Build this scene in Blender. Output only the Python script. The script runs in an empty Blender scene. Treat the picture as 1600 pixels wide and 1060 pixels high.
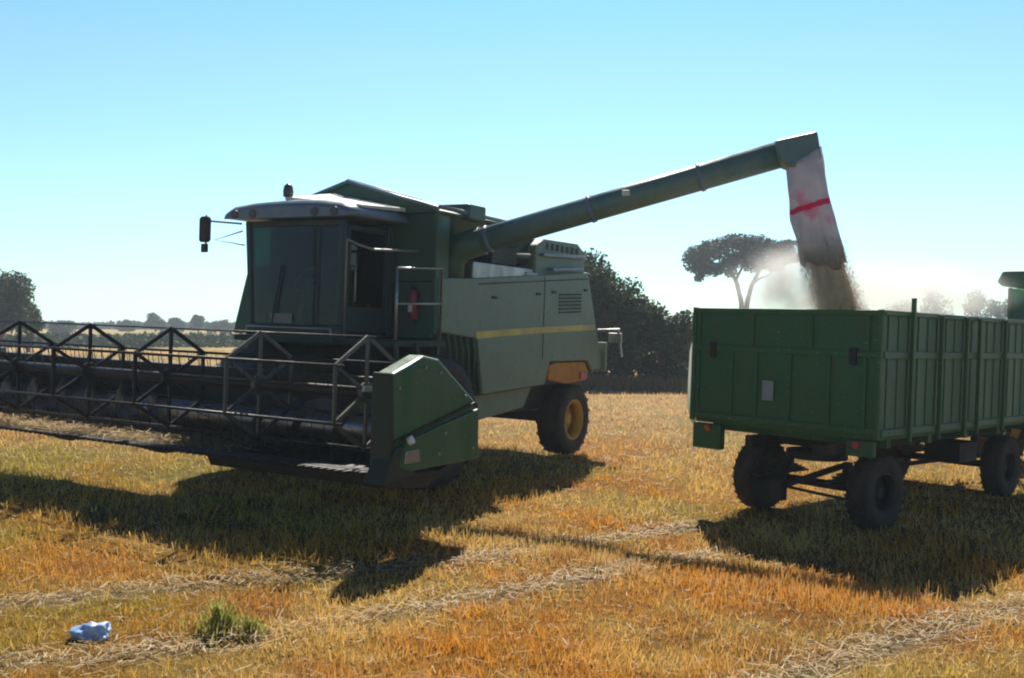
import bpy, bmesh, math, random
import numpy as np
from mathutils import Vector, Matrix, noise
from math import radians as R, sin, cos, pi

random.seed(7)
rng = np.random.default_rng(11)
sc = bpy.context.scene
col = sc.collection
SL = .033                                   # gentle cross slope of the field

def gz(x, y):
    """height of the field"""
    s = 12 * math.tanh(x / 12)
    fade = 1 / (1 + (max(y - 45, 0) / 40) ** 2) if y > 45 else 1
    hill = 1.1 * math.exp(-((x + 120) / 90) ** 2) * max(0, min(1, (y - 95) / 80))
    return -SL * s * fade + hill

# ------------------------------------------------------------------ materials
def new_mat(name):
    m = bpy.data.materials.new(name); m.use_nodes = True
    nt = m.node_tree; nt.nodes.clear()
    out = nt.nodes.new('ShaderNodeOutputMaterial')
    return m, nt, out

def nd(nt, t, **kw):
    n = nt.nodes.new(t)
    for k, v in kw.items():
        if k in n.inputs: n.inputs[k].default_value = v
        else: setattr(n, k, v)
    return n

def ramp(nt, stops):
    r = nt.nodes.new('ShaderNodeValToRGB')
    e = r.color_ramp.elements
    while len(e) < len(stops): e.new(.5)
    for i, (p, c) in enumerate(stops):
        e[i].position = p; e[i].color = (*c, 1) if len(c) == 3 else c
    return r

def paint(name, base, dust=(.32, .27, .19), amount=.35, rough=.42, metal=0., scale=2.2, bump=.02, spec=.5, rust=0.):
    m, nt, out = new_mat(name)
    L = nt.links.new
    tc = nd(nt, 'ShaderNodeTexCoord')
    n1 = nd(nt, 'ShaderNodeTexNoise', Scale=scale, Detail=6., Roughness=.65)
    n2 = nd(nt, 'ShaderNodeTexNoise', Scale=scale * 14, Detail=3., Roughness=.6)
    mp = nd(nt, 'ShaderNodeMapping'); mp.inputs['Scale'].default_value = (1, 1, .45)
    L(tc.outputs['Object'], mp.inputs[0]); L(mp.outputs[0], n1.inputs['Vector']); L(tc.outputs['Object'], n2.inputs['Vector'])
    mul = nd(nt, 'ShaderNodeMath', operation='MULTIPLY_ADD'); mul.inputs[1].default_value = .35
    L(n2.outputs['Fac'], mul.inputs[0]); L(n1.outputs['Fac'], mul.inputs[2])
    r = ramp(nt, [(.48, (0, 0, 0)), (.86, (1, 1, 1))])
    L(mul.outputs[0], r.inputs[0])
    am = nd(nt, 'ShaderNodeMath', operation='MULTIPLY'); am.inputs[1].default_value = amount
    L(r.outputs[0], am.inputs[0])
    mx = nd(nt, 'ShaderNodeMixRGB'); mx.inputs[1].default_value = (*base, 1); mx.inputs[2].default_value = (*dust, 1)
    L(am.outputs[0], mx.inputs[0])
    if rust:
        n3 = nd(nt, 'ShaderNodeTexNoise', Scale=9., Detail=9., Roughness=.75)
        mp3 = nd(nt, 'ShaderNodeMapping'); mp3.inputs['Scale'].default_value = (1, 1, .22); L(tc.outputs['Object'], mp3.inputs[0]); L(mp3.outputs[0], n3.inputs['Vector'])
        r3 = ramp(nt, [(.60, (0, 0, 0)), (.66, (rust, rust, rust))]); L(n3.outputs['Fac'], r3.inputs[0])
        mxr = nd(nt, 'ShaderNodeMixRGB'); mxr.inputs[2].default_value = (.10, .055, .03, 1); L(r3.outputs[0], mxr.inputs[0]); L(mx.outputs[0], mxr.inputs[1])
        n4 = nd(nt, 'ShaderNodeTexNoise', Scale=38., Detail=2.); L(tc.outputs['Object'], n4.inputs['Vector'])
        r4 = ramp(nt, [(.68, (0, 0, 0)), (.72, (rust, rust, rust))]); L(n4.outputs['Fac'], r4.inputs[0])
        mx = nd(nt, 'ShaderNodeMixRGB'); mx.inputs[2].default_value = (.26, .25, .20, 1); L(r4.outputs[0], mx.inputs[0]); L(mxr.outputs[0], mx.inputs[1])
    p = nd(nt, 'ShaderNodeBsdfPrincipled'); p.inputs['Metallic'].default_value = metal
    p.inputs['Specular IOR Level'].default_value = spec
    L(mx.outputs[0], p.inputs['Base Color'])
    ra = nd(nt, 'ShaderNodeMath', operation='MULTIPLY_ADD'); ra.inputs[1].default_value = .35; ra.inputs[2].default_value = rough
    L(r.outputs[0], ra.inputs[0]); L(ra.outputs[0], p.inputs['Roughness'])
    if bump:
        b = nd(nt, 'ShaderNodeBump', Strength=.35, Distance=bump)
        L(n1.outputs['Fac'], b.inputs['Height']); L(b.outputs[0], p.inputs['Normal'])
    L(p.outputs[0], out.inputs[0])
    return m

def leafy(name, c1, c2, trans=.3, attr=False, rough=.7):
    m, nt, out = new_mat(name); L = nt.links.new
    if attr:
        a = nd(nt, 'ShaderNodeVertexColor'); a.layer_name = 'tint'; csock = a.outputs['Color']
    else:
        g = nd(nt, 'ShaderNodeNewGeometry')
        tc = nd(nt, 'ShaderNodeTexCoord')
        n1 = nd(nt, 'ShaderNodeTexNoise', Scale=.9, Detail=3.)
        L(tc.outputs['Object'], n1.inputs['Vector'])
        ad = nd(nt, 'ShaderNodeMath', operation='MULTIPLY_ADD'); ad.inputs[1].default_value = .5
        L(g.outputs['Random Per Island'], ad.inputs[0]); L(n1.outputs['Fac'], ad.inputs[2])
        r = ramp(nt, [(.35, c1), (1., c2)])
        L(ad.outputs[0], r.inputs[0]); csock = r.outputs[0]
    d = nd(nt, 'ShaderNodeBsdfPrincipled', Roughness=rough); d.inputs['Specular IOR Level'].default_value = .2
    t = nd(nt, 'ShaderNodeBsdfTranslucent')
    mx = nd(nt, 'ShaderNodeMixShader'); mx.inputs[0].default_value = trans
    L(csock, d.inputs['Base Color']); L(csock, t.inputs['Color'])
    L(d.outputs[0], mx.inputs[1]); L(t.outputs[0], mx.inputs[2]); L(mx.outputs[0], out.inputs[0])
    return m

def tinted_glass(name, tint, gloss=.08, rough=.03):
    m, nt, out = new_mat(name); L = nt.links.new
    t = nd(nt, 'ShaderNodeBsdfTransparent'); t.inputs[0].default_value = (*tint, 1)
    g = nd(nt, 'ShaderNodeBsdfGlossy', Roughness=rough); g.inputs[0].default_value = (.8, .85, .9, 1)
    lw = nd(nt, 'ShaderNodeLayerWeight', Blend=.5); pw = nd(nt, 'ShaderNodeMath', operation='POWER'); pw.inputs[1].default_value = 4.; L(lw.outputs['Facing'], pw.inputs[0])
    f = nd(nt, 'ShaderNodeMath', operation='MULTIPLY_ADD'); f.inputs[1].default_value = .7; f.inputs[2].default_value = .03; L(pw.outputs[0], f.inputs[0])
    mx = nd(nt, 'ShaderNodeMixShader')
    L(f.outputs[0], mx.inputs[0]); L(t.outputs[0], mx.inputs[1]); L(g.outputs[0], mx.inputs[2])
    d = nd(nt, 'ShaderNodeBsdfDiffuse'); d.inputs[0].default_value = (.25, .22, .16, 1)
    tc = nd(nt, 'ShaderNodeTexCoord'); n1 = nd(nt, 'ShaderNodeTexNoise', Scale=3., Detail=5.)
    L(tc.outputs['Object'], n1.inputs['Vector'])
    r = ramp(nt, [(.35, (0, 0, 0)), (.9, (gloss * 3, gloss * 3, gloss * 3))]); L(n1.outputs['Fac'], r.inputs[0])
    m2 = nd(nt, 'ShaderNodeMixShader'); L(r.outputs[0], m2.inputs[0]); L(mx.outputs[0], m2.inputs[1]); L(d.outputs[0], m2.inputs[2])
    L(m2.outputs[0], out.inputs[0])
    return m

M = {}
M['green'] = paint('harvester_green', (.012, .105, .038), dust=(.15, .18, .11), amount=.4, rust=.5, rough=.33)
M['panel'] = paint('dusty_side_green', (.075, .175, .115), dust=(.29, .32, .27), amount=.75, rust=.35, rough=.38, scale=1.3)
M['tankgreen'] = paint('tank_green', (.016, .090, .055), dust=(.13, .15, .11), amount=.3, rough=.35)
M['pipe'] = paint('pipe_grey_green', (.07, .17, .17), dust=(.25, .28, .27), amount=.5, rough=.3)
M['roof'] = paint('cab_roof_paint', (.09, .16, .26), dust=(.28, .32, .36), amount=.5, rough=.25)
M['darkpanel'] = paint('sooty_green', (.006, .026, .015), dust=(.10,.09,.06), amount=.15, rough=.5)
M['black'] = paint('black_steel', (.006, .007, .009), dust=(.12,.10,.07), amount=.12, rough=.45)
M['reel'] = paint('reel_steel', (.008, .009, .012), dust=(.12, .10, .08), amount=.15, rough=.35, metal=.3, scale=5)
M['worn'] = paint('worn_steel', (.36, .37, .38), dust=(.3, .24, .17), amount=.5, rough=.25, metal=.75, scale=4)
M['scuffed'] = paint('scuffed_steel', (.07, .07, .075), dust=(.25, .22, .18), amount=.5, rough=.3, metal=.5, scale=6)
M['bare'] = paint('polished_steel', (.22, .23, .27), dust=(.35, .3, .22), amount=.3, rough=.18, metal=.9, scale=4)
M['rubber'] = paint('tyre_rubber', (.008, .008, .010), dust=(.13, .105, .08), amount=.55, rough=.7, scale=4, bump=.005)
M['yellow'] = paint('wheel_yellow', (.62, .36, .02), dust=(.3, .2, .06), amount=.4, rough=.4, scale=4)
M['stripe'] = paint('stripe_yellow', (.72, .56, .08), dust=(.35, .33, .2), amount=.7, rough=.4, scale=3)
M['orange'] = paint('faded_orange', (.62, .27, .03), dust=(.35, .18, .06), amount=.6, rough=.6, scale=9)
M['smoky'] = paint('smoky_lens', (.05, .05, .06), amount=.1, rough=.2)
M['red'] = paint('red_enamel', (.24, .015, .035), amount=.2, rough=.3)
M['lamp_red'] = paint('lamp_red', (.45, .03, .03), amount=.2, rough=.2)
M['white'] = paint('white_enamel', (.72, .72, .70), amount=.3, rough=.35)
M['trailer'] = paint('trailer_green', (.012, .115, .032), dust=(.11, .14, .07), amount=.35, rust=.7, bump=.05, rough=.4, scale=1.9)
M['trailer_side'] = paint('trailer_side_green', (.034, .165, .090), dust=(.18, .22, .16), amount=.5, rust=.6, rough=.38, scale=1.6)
M['trailer_pale'] = paint('sun_bleached_green', (.42, .44, .40), dust=(.5, .42, .38), amount=.6, rough=.6)
M['tractor'] = paint('tractor_green', (.02, .15, .08), amount=.25, rough=.3)
M['cabdark'] = paint('cab_dark_paint', (.008, .030, .034), dust=(.10, .12, .12), amount=.25, rough=.35)
M['interior'] = paint('cab_interior', (.02, .022, .025), amount=.2, rough=.8)
M['lever'] = paint('grey_plastic', (.2, .2, .2), amount=.2, rough=.5)
M['glass'] = tinted_glass('windscreen_glass', (.40, .50, .50), .006)
M['glass_dark'] = tinted_glass('side_glass', (.06, .26, .17), .006)
M['glass_clear'] = tinted_glass('tractor_glass', (.30, .52, .42), .05)
M['bark'] = paint('bark', (.07, .05, .04), dust=(.12, .1, .08), amount=.6, rough=.9, scale=5, bump=.05)
M['leaf_bush'] = leafy('bush_leaves', (.008, .026, .016), (.075, .10, .04), .28)
M['leaf_pale'] = leafy('pale_bush_leaves', (.03, .06, .025), (.11, .14, .06), .28)
M['leaf_pine'] = leafy('pine_needles', (.010, .026, .020), (.04, .065, .04), .15)
M['leaf_oak'] = leafy('oak_leaves', (.012, .035, .018), (.05, .085, .035), .22)
M['milky'] = leafy('milky_sunlit_edge', (.80, .80, .74), (.86, .85, .80), .65)
M['weed'] = leafy('weed_leaves', (.16, .22, .03), (.48, .42, .13), .45)
M['blade'] = leafy('stubble_straw', None, None, .38, attr=True, rough=.6)

# unloading sleeve: pale sheet with red band and faded red marks
def sleeve_mat():
    m, nt, out = new_mat('sleeve_sheet'); L = nt.links.new
    tc = nd(nt, 'ShaderNodeTexCoord'); sx = nd(nt, 'ShaderNodeSeparateXYZ')
    L(tc.outputs['UV'], sx.inputs[0])
    n = nd(nt, 'ShaderNodeTexNoise', Scale=5., Detail=5.); L(tc.outputs['Object'], n.inputs['Vector'])
    base = ramp(nt, [(.3, (.66, .67, .74)), (.7, (.86, .84, .88))]); L(n.outputs['Fac'], base.inputs[0])
    nb = nd(nt, 'ShaderNodeMath', operation='MULTIPLY_ADD'); nb.inputs[1].default_value = .05
    L(n.outputs['Fac'], nb.inputs[0]); L(sx.outputs['Y'], nb.inputs[2])
    band = ramp(nt, [(0, (0, 0, 0)), (.425, (0, 0, 0)), (.435, (1, 1, 1)), (.475, (1, 1, 1)), (.485, (0, 0, 0))]); L(nb.outputs[0], band.inputs[0])
    n2 = nd(nt, 'ShaderNodeTexNoise', Scale=4.5, Detail=2.); L(tc.outputs['Object'], n2.inputs['Vector'])
    blot = ramp(nt, [(.52, (0, 0, 0)), (.62, (1, 1, 1))]); L(n2.outputs['Fac'], blot.inputs[0])
    zone = ramp(nt, [(.25, (0, 0, 0)), (.34, (1, 1, 1)), (.60, (1, 1, 1)), (.68, (0, 0, 0))]); L(nb.outputs[0], zone.inputs[0])
    bz = nd(nt, 'ShaderNodeMath', operation='MULTIPLY'); L(blot.outputs[0], bz.inputs[0]); L(zone.outputs[0], bz.inputs[1])
    bz2 = nd(nt, 'ShaderNodeMath', operation='MULTIPLY'); bz2.inputs[1].default_value = .55; L(bz.outputs[0], bz2.inputs[0])
    m1 = nd(nt, 'ShaderNodeMixRGB'); m1.inputs[2].default_value = (.85, .28, .45, 1); L(bz2.outputs[0], m1.inputs[0]); L(base.outputs[0], m1.inputs[1])
    m2 = nd(nt, 'ShaderNodeMixRGB'); m2.inputs[2].default_value = (.80, .04, .22, 1); L(band.outputs[0], m2.inputs[0]); L(m1.outputs[0], m2.inputs[1])
    low = ramp(nt, [(.80, (0, 0, 0)), (1., (1, 1, 1))]); L(nb.outputs[0], low.inputs[0])
    m3 = nd(nt, 'ShaderNodeMixRGB'); m3.inputs[2].default_value = (.34, .26, .19, 1); L(low.outputs[0], m3.inputs[0]); L(m2.outputs[0], m3.inputs[1])
    d = nd(nt, 'ShaderNodeBsdfPrincipled', Roughness=.55); t = nd(nt, 'ShaderNodeBsdfTranslucent')
    L(m3.outputs[0], d.inputs['Base Color']); L(m3.outputs[0], t.inputs['Color'])
    mx = nd(nt, 'ShaderNodeMixShader'); mx.inputs[0].default_value = .55
    b = nd(nt, 'ShaderNodeBump', Strength=.5, Distance=.04); L(n.outputs['Fac'], b.inputs['Height']); L(b.outputs[0], d.inputs['Normal'])
    L(d.outputs[0], mx.inputs[1]); L(t.outputs[0], mx.inputs[2]); L(mx.outputs[0], out.inputs[0])
    return m
M['sleeve'] = sleeve_mat()

def grain_mat():
    m, nt, out = new_mat('wheat_grain'); L = nt.links.new
    tc = nd(nt, 'ShaderNodeTexCoord'); v = nd(nt, 'ShaderNodeTexVoronoi', Scale=60.)
    n = nd(nt, 'ShaderNodeTexNoise', Scale=11., Detail=7., Roughness=.7)
    mp = nd(nt, 'ShaderNodeMapping'); mp.inputs['Scale'].default_value = (1, 1, .25); L(tc.outputs['Object'], mp.inputs[0])
    L(tc.outputs['Object'], v.inputs['Vector']); L(mp.outputs[0], n.inputs['Vector'])
    r = ramp(nt, [(.33, (.52, .34, .21)), (.56, (.86, .66, .46))]); L(n.outputs['Fac'], r.inputs[0])
    p = nd(nt, 'ShaderNodeBsdfPrincipled', Roughness=.75); L(r.outputs[0], p.inputs['Base Color'])
    b = nd(nt, 'ShaderNodeBump', Strength=.8, Distance=.02); L(v.outputs['Distance'], b.inputs['Height']); L(b.outputs[0], p.inputs['Normal'])
    L(p.outputs[0], out.inputs[0]); return m
M['grain'] = grain_mat()

# ------------------------------------------------------------------ mesh helpers
class MB:
    def __init__(s): s.bm = bmesh.new()
    def box(s, x0, x1, y0, y1, z0, z1, mt=None):
        vs = [s.bm.verts.new(v) for v in ((x0,y0,z0),(x1,y0,z0),(x1,y1,z0),(x0,y1,z0),(x0,y0,z1),(x1,y0,z1),(x1,y1,z1),(x0,y1,z1))]
        if mt is not None:
            for v in vs: v.co = mt @ v.co
        for f in ((0,3,2,1),(4,5,6,7),(0,1,5,4),(1,2,6,5),(2,3,7,6),(3,0,4,7)): s.bm.faces.new([vs[i] for i in f])
        return s
    def hexa(s, pts):           # 8 free corners, ordered like box
        vs = [s.bm.verts.new(v) for v in pts]
        for f in ((0,3,2,1),(4,5,6,7),(0,1,5,4),(1,2,6,5),(2,3,7,6),(3,0,4,7)): s.bm.faces.new([vs[i] for i in f])
        return s
    def prism(s, poly, a0, a1, axis='x'):
        def mk(p, a):
            return {'x': (a, p[0], p[1]), 'y': (p[0], a, p[1]), 'z': (p[0], p[1], a)}[axis]
        A = [s.bm.verts.new(mk(p, a0)) for p in poly]; B = [s.bm.verts.new(mk(p, a1)) for p in poly]
        n = len(poly)
        s.bm.faces.new(A); s.bm.faces.new(B[::-1])
        for i in range(n): s.bm.faces.new((A[i], B[i], B[(i+1) % n], A[(i+1) % n]))
        return s
    def bar(s, p, q, w, h=None):
        """square bar between two points"""
        h = h or w
        p, q = Vector(p), Vector(q); d = (q - p).normalized()
        up = Vector((0, 0, 1)) if abs(d.z) < .95 else Vector((0, 1, 0))
        a = d.cross(up).normalized() * w / 2; b = a.cross(d).normalized() * h / 2
        pts = [p-a-b, p+a-b, q+a-b, q-a-b, p-a+b, p+a+b, q+a+b, q-a+b]
        return s.hexa(pts)
    def tube(s, pts, r, n=10, cap=True, ry=None):
        pts = [Vector(p) for p in pts]
        rr = r if isinstance(r, (list, tuple)) else [r] * len(pts)
        rings = []; ref = None
        for i, p in enumerate(pts):
            if i == 0: d = pts[1] - p
            elif i == len(pts) - 1: d = p - pts[i-1]
            else: d = (pts[i+1] - p).normalized() + (p - pts[i-1]).normalized()
            d.normalize()
            if ref is None: ref = Vector((0, 0, 1)) if abs(d.z) < .9 else Vector((0, 1, 0))
            a = d.cross(ref)
            if a.length < 1e-4: a = d.cross(Vector((1, 0, 0)))
            a.normalize(); b = a.cross(d).normalized(); ref = b
            rings.append([s.bm.verts.new(p + a * cos(2*pi*k/n) * rr[i] + b * sin(2*pi*k/n) * rr[i]) for k in range(n)])
        for i in range(len(rings) - 1):
            for k in range(n):
                f = s.bm.faces.new((rings[i][k], rings[i][(k+1) % n], rings[i+1][(k+1) % n], rings[i+1][k])); f.smooth = True
        if cap:
            s.bm.faces.new(rings[0][::-1]); s.bm.faces.new(rings[-1])
        return s
    def lathe(s, prof, n=32, axis='x', c=(0, 0, 0), closed=False):
        rings = []
        for a, r in prof:
            ring = []
            for k in range(n):
                t = 2*pi*k/n
                v = {'x': (a, r*cos(t), r*sin(t)), 'z': (r*cos(t), r*sin(t), a)}[axis]
                ring.append(s.bm.verts.new(Vector(v) + Vector(c)))
            rings.append(ring)
        m = len(rings)
        for i in range(m if closed else m - 1):
            A, B = rings[i], rings[(i+1) % m]
            for k in range(n):
                f = s.bm.faces.new((A[k], A[(k+1) % n], B[(k+1) % n], B[k])); f.smooth = True
        if not closed:
            s.bm.faces.new(rings[0]); s.bm.faces.new(rings[-1][::-1])
        return s
    def build(s, name, mat, parent=None, bevel=0., loc=None, mtx=None):
        bmesh.ops.recalc_face_normals(s.bm, faces=s.bm.faces)
        me = bpy.data.meshes.new(name); s.bm.to_mesh(me); s.bm.free()
        me.materials.append(mat)
        o = bpy.data.objects.new(name, me); col.objects.link(o)
        if parent is not None: o.parent = parent
        if loc is not None: o.location = loc
        if mtx is not None: o.matrix_local = mtx
        if bevel:
            b = o.modifiers.new('bevel', 'BEVEL'); b.width = bevel; b.segments = 2; b.limit_method = 'ANGLE'; b.angle_limit = R(35)
        return o

def mesh_np(name, verts, faces_n, mat, parent=None, cols=None, flat_idx=None):
    """verts (N,3); faces as consecutive groups of faces_n vertices (or explicit indices)"""
    me = bpy.data.meshes.new(name)
    nv = len(verts)
    idx = np.arange(nv, dtype=np.int32) if flat_idx is None else flat_idx.astype(np.int32).ravel()
    nl = len(idx); nf = nl // faces_n
    me.vertices.add(nv); me.vertices.foreach_set('co', np.ascontiguousarray(verts, dtype=np.float32).ravel())
    me.loops.add(nl); me.loops.foreach_set('vertex_index', idx)
    me.polygons.add(nf); me.polygons.foreach_set('loop_start', np.arange(0, nl, faces_n, dtype=np.int32))
    me.update(calc_edges=True)
    if cols is not None:
        ca = me.color_attributes.new('tint', 'FLOAT_COLOR', 'POINT')
        c4 = np.ones((nv, 4), dtype=np.float32); c4[:, :3] = cols
        ca.data.foreach_set('color', c4.ravel())
    me.materials.append(mat)
    o = bpy.data.objects.new(name, me); col.objects.link(o)
    if parent is not None: o.parent = parent
    return o

def tag(o, label=None, cat=None, group=None, kind=None):
    if label: o['label'] = label
    if cat: o['category'] = cat
    if group: o['group'] = group
    if kind: o['kind'] = kind
    return o

def frame(x, y, rot):
    n = Vector((SL, 0, 1)).normalized()
    ax = Vector((cos(R(rot)), sin(R(rot)), 0)); ax = (ax - n * ax.dot(n)).normalized(); ay = n.cross(ax)
    m = Matrix((ax, ay, n)).transposed().to_4x4(); m.translation = (x, y, -SL * x)
    return m

def empty(name, mtx):
    o = bpy.data.objects.new(name, None); o.empty_display_size = .3; col.objects.link(o); o.matrix_world = mtx
    return o

def copy_tree(o, parent=None):
    c = o.copy(); col.objects.link(c)
    if parent is not None: c.parent = parent
    for ch in list(o.children): copy_tree(ch, c)
    return c

# ------------------------------------------------------------------ wheels
def wheel(name, parent, cx, cy, cz, r, w, side, lugs=22, rim_mat='yellow', rim_r=None, steer=0.):
    """side +1: outer face towards +x"""
    root = MB()
    rim_r = rim_r or r * .56
    # rim: dish with hub
    prof = [(-w*.42, rim_r), (-w*.42, rim_r*.9), (-w*.1, rim_r*.84), (w*.05, rim_r*.78), (w*.10, rim_r*.42), (w*.2, rim_r*.36), (w*.24, rim_r*.2), (w*.24, .01)]
    prof = [(a*side, b) for a, b in prof]
    root.lathe(prof, 32)
    lip = [(w*.42*side, rim_r*1.02), (w*.47*side, rim_r*1.02), (w*.47*side, rim_r*.92), (w*.0*side, rim_r*.84), (w*.0*side, rim_r*.9)]
    root.lathe(lip, 32, closed=True)
    for k in range(8):
        t = 2*pi*k/8; q = rim_r * .3
        root.tube([(w*.18*side, q*cos(t), q*sin(t)), (w*.27*side, q*cos(t), q*sin(t))], .014, 6)
    mt = Matrix.Translation((cx, cy, cz)) @ Matrix.Rotation(steer, 4, 'Z')
    rim = root.build('rim', M[rim_mat])
    ty = MB()
    tp = [(-.42*w, rim_r), (-.5*w, rim_r*1.12), (-.52*w, (r+rim_r)/2), (-.47*w, r*.93), (-.36*w, r*.965), (0, r*.975), (.36*w, r*.965), (.47*w, r*.93), (.52*w, (r+rim_r)/2), (.5*w, rim_r*1.12), (.42*w, rim_r)]
    ty.lathe(tp, 48, closed=True)
    for k in range(lugs):
        for sgn in (-1, 1):
            t0 = 2*pi*(k + (.5 if sgn > 0 else 0)) / lugs; dt = sgn * 0
            a0 = t0; a1 = t0 + 2*pi/lugs*.9
            lw = 2*pi/lugs*.22
            def pt(x, a, rr): return Vector((x, rr*cos(a), rr*sin(a)))
            r0, r1 = r*.95, r*1.0
            p = [pt(sgn*w*.02, a1, r0), pt(sgn*w*.5, a0, r0*.985), pt(sgn*w*.5, a0+lw, r0*.985), pt(sgn*w*.02, a1+lw, r0),
                 pt(sgn*w*.02, a1, r1), pt(sgn*w*.49, a0, r1*.975), pt(sgn*w*.49, a0+lw, r1*.975), pt(sgn*w*.02, a1+lw, r1)]
            ty.hexa(p)
    tyre = ty.build('tyre', M['rubber'])
    wh = bpy.data.objects.new(name, None); wh.empty_display_size = .2; col.objects.link(wh); wh.parent = parent; wh.matrix_local = mt
    rim.parent = wh; tyre.parent = wh
    return wh

# ================================================================== COMBINE HARVESTER
CB = empty('combine_harvester', frame(-2.78, 12.4, -30))
tag(CB, 'green combine harvester with raised reel header and unloading pipe swung over the trailer', 'combine harvester')

# ---- chassis and body
b = MB()
b.box(-1.0, 1.0, .55, 5.3, .78, 1.2)
b.box(-.95, .95, .2, .95, .55, 1.9)
b.box(-1.05, 1.05, .75, 1.05, .7, 1.0)
b.box(-1.1, 1.1, 4.95, 5.2, .55, .72)
b.box(-.2, .2, 4.8, 5.3, .6, .95)
b.build('chassis', M['black'], CB, .02)
b = MB()
b.prism([(1.10, 1.1), (1.06, 2.62), (3.55, 2.80), (5.30, 2.96), (5.42, 2.6), (5.95, 1.45), (5.55, 1.25), (2.2, 1.12)], -1.36, 1.36)
b.build('body', M['darkpanel'], CB, .02)

# side panels
def side_panel(s):
    b = MB()
    poly = [(1.10, 1.98), (1.08, 2.66), (1.9, 2.70), (3.8, 2.86), (5.34, 2.99), (5.50, 2.62), (6.02, 1.42), (5.62, 1.40), (5.45, 1.56), (4.12, 1.56), (3.98, 1.22), (2.2, 1.14), (2.02, 1.9)]
    b.prism(poly, s*1.372, s*1.44)
    sp = b.build('side_panel', M['panel'], CB, .018)
    b = MB()
    b.prism([(1.98, 1.90), (1.98, 1.99), (3.6, 2.075), (5.62, 2.15), (5.66, 2.06), (3.6, 1.985)], s*1.4405, s*1.446)
    b.build('stripe', M['stripe'], sp)
    b = MB()                                     # pressed ribs and door gaps
    b.prism([(3.86, 1.60), (3.86, 2.84), (3.885, 2.84), (3.885, 1.60)], s*1.435, s*1.4435)
    b.prism([(2.0, 2.62), (2.0, 2.64), (5.4, 2.90), (5.4, 2.88)], s*1.435, s*1.4435)
    b.build('panel_gap', M['black'], sp)
    b = MB()
    for yy, zz in ((2.35, 2.45), (3.6, 2.55), (4.1, 2.6), (5.2, 2.68)):
        b.box(min(s*1.44, s*1.465), max(s*1.44, s*1.465), yy, yy+.12, zz, zz+.035)
    b.build('latch', M['black'], sp, .006)
    b = MB()
    for yy, zz in ((1.3, 2.2), (1.75, 2.3), (2.2, 1.35), (2.9, 1.35), (3.7, 1.4), (4.2, 1.65), (5.0, 1.65), (5.35, 2.3), (2.1, 2.1), (3.75, 2.2), (4.0, 2.3)):
        b.tube([(s*1.438, yy, zz), (s*1.452, yy, zz)], .014, 8)
    b.build('bolt', M['worn'], sp)
    b = MB()
    for k in range(6): b.prism([(4.35, 2.30+k*.055), (4.35, 2.325+k*.055), (5.1, 2.36+k*.055), (5.1, 2.335+k*.055)], s*1.438, s*1.456)
    b.build('vent', M['darkpanel'], sp)
    b = MB()
    b.prism([(2.12, .74), (2.16, 1.13), (3.9, 1.19), (3.66, .88)], s*1.2, s*1.26)
    b.build('lower_shield', M['panel'], sp, .012)
side_panel(1); side_panel(-1)
# hoses and belts in front of the side panel
b = MB()
for k in range(5):
    y = 1.18 + .15*k
    b.tube([(1.40, y, 2.62), (1.415, y+.05, 2.2), (1.41, y+.22, 1.75), (1.36, y+.3, 1.3)], .022, 6)
b.prism([(1.12, 1.3), (1.14, 2.6), (1.18, 2.6), (1.16, 1.3)], 1.37, 1.41)
b.build('hose', M['tankgreen'], CB)
# rear hood and straw chute
b = MB()
b.prism([(5.40, 2.75), (5.62, 2.65), (6.25, 1.35), (5.98, 1.30)], -1.2, 1.2)
b.build('straw_hood', M['panel'], CB, .03)
b = MB()
b.bar((1.40, 5.85, 2.06), (1.72, 6.05, 2.08), .05, .04)
b.bar((1.70, 6.02, 2.08), (1.74, 6.10, 1.62), .04, .05)
b.box(1.52, 1.76, 6.03, 6.07, 1.86, 2.02)
b.build('lamp_bracket', M['worn'], CB, .008)
b = MB(); b.box(1.2, 1.5, 5.98, 6.06, 1.38, 1.86); b.build('rear_mudflap', M['panel'], CB, .015)
# orange panel with tail lamp over the rear wheel
b = MB()
b.prism([(4.18, 1.28), (4.16, 1.50), (4.4, 1.54), (5.42, 1.54), (5.56, 1.38), (5.50, 1.24), (4.8, 1.20)], 1.30, 1.40)
wp = b.build('guard_panel', M['orange'], CB, .02); tag(wp, 'faded orange guard over the rear wheel')
b = MB(); b.box(1.400, 1.43, 5.22, 5.46, 1.26, 1.37); b.build('tail_lamp', M['lamp_red'], wp, .012)

# ---- grain tank
b = MB()
b.prism([(-1.40, 2.60), (1.40, 2.60), (1.40, 3.48), (-1.40, 3.48)], 1.08, 1.34, 'y'); b.prism([(-1.399, 2.60), (1.0, 2.60), (1.12, 3.1), (1.39, 3.47), (-1.399, 3.47)], 1.341, 3.35, 'y')
gt = b.build('grain_tank', M['tankgreen'], CB, .02)
b = MB()
for x in (-1.38, 1.36):
    b.box(x, x+.06, 1.02, 1.078, 1.95, 3.5)
b.box(.80, 1.36, 1.03, 1.078, 1.9, 2.6)
b.build('corner_post', M['tankgreen'], gt, .01)
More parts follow.
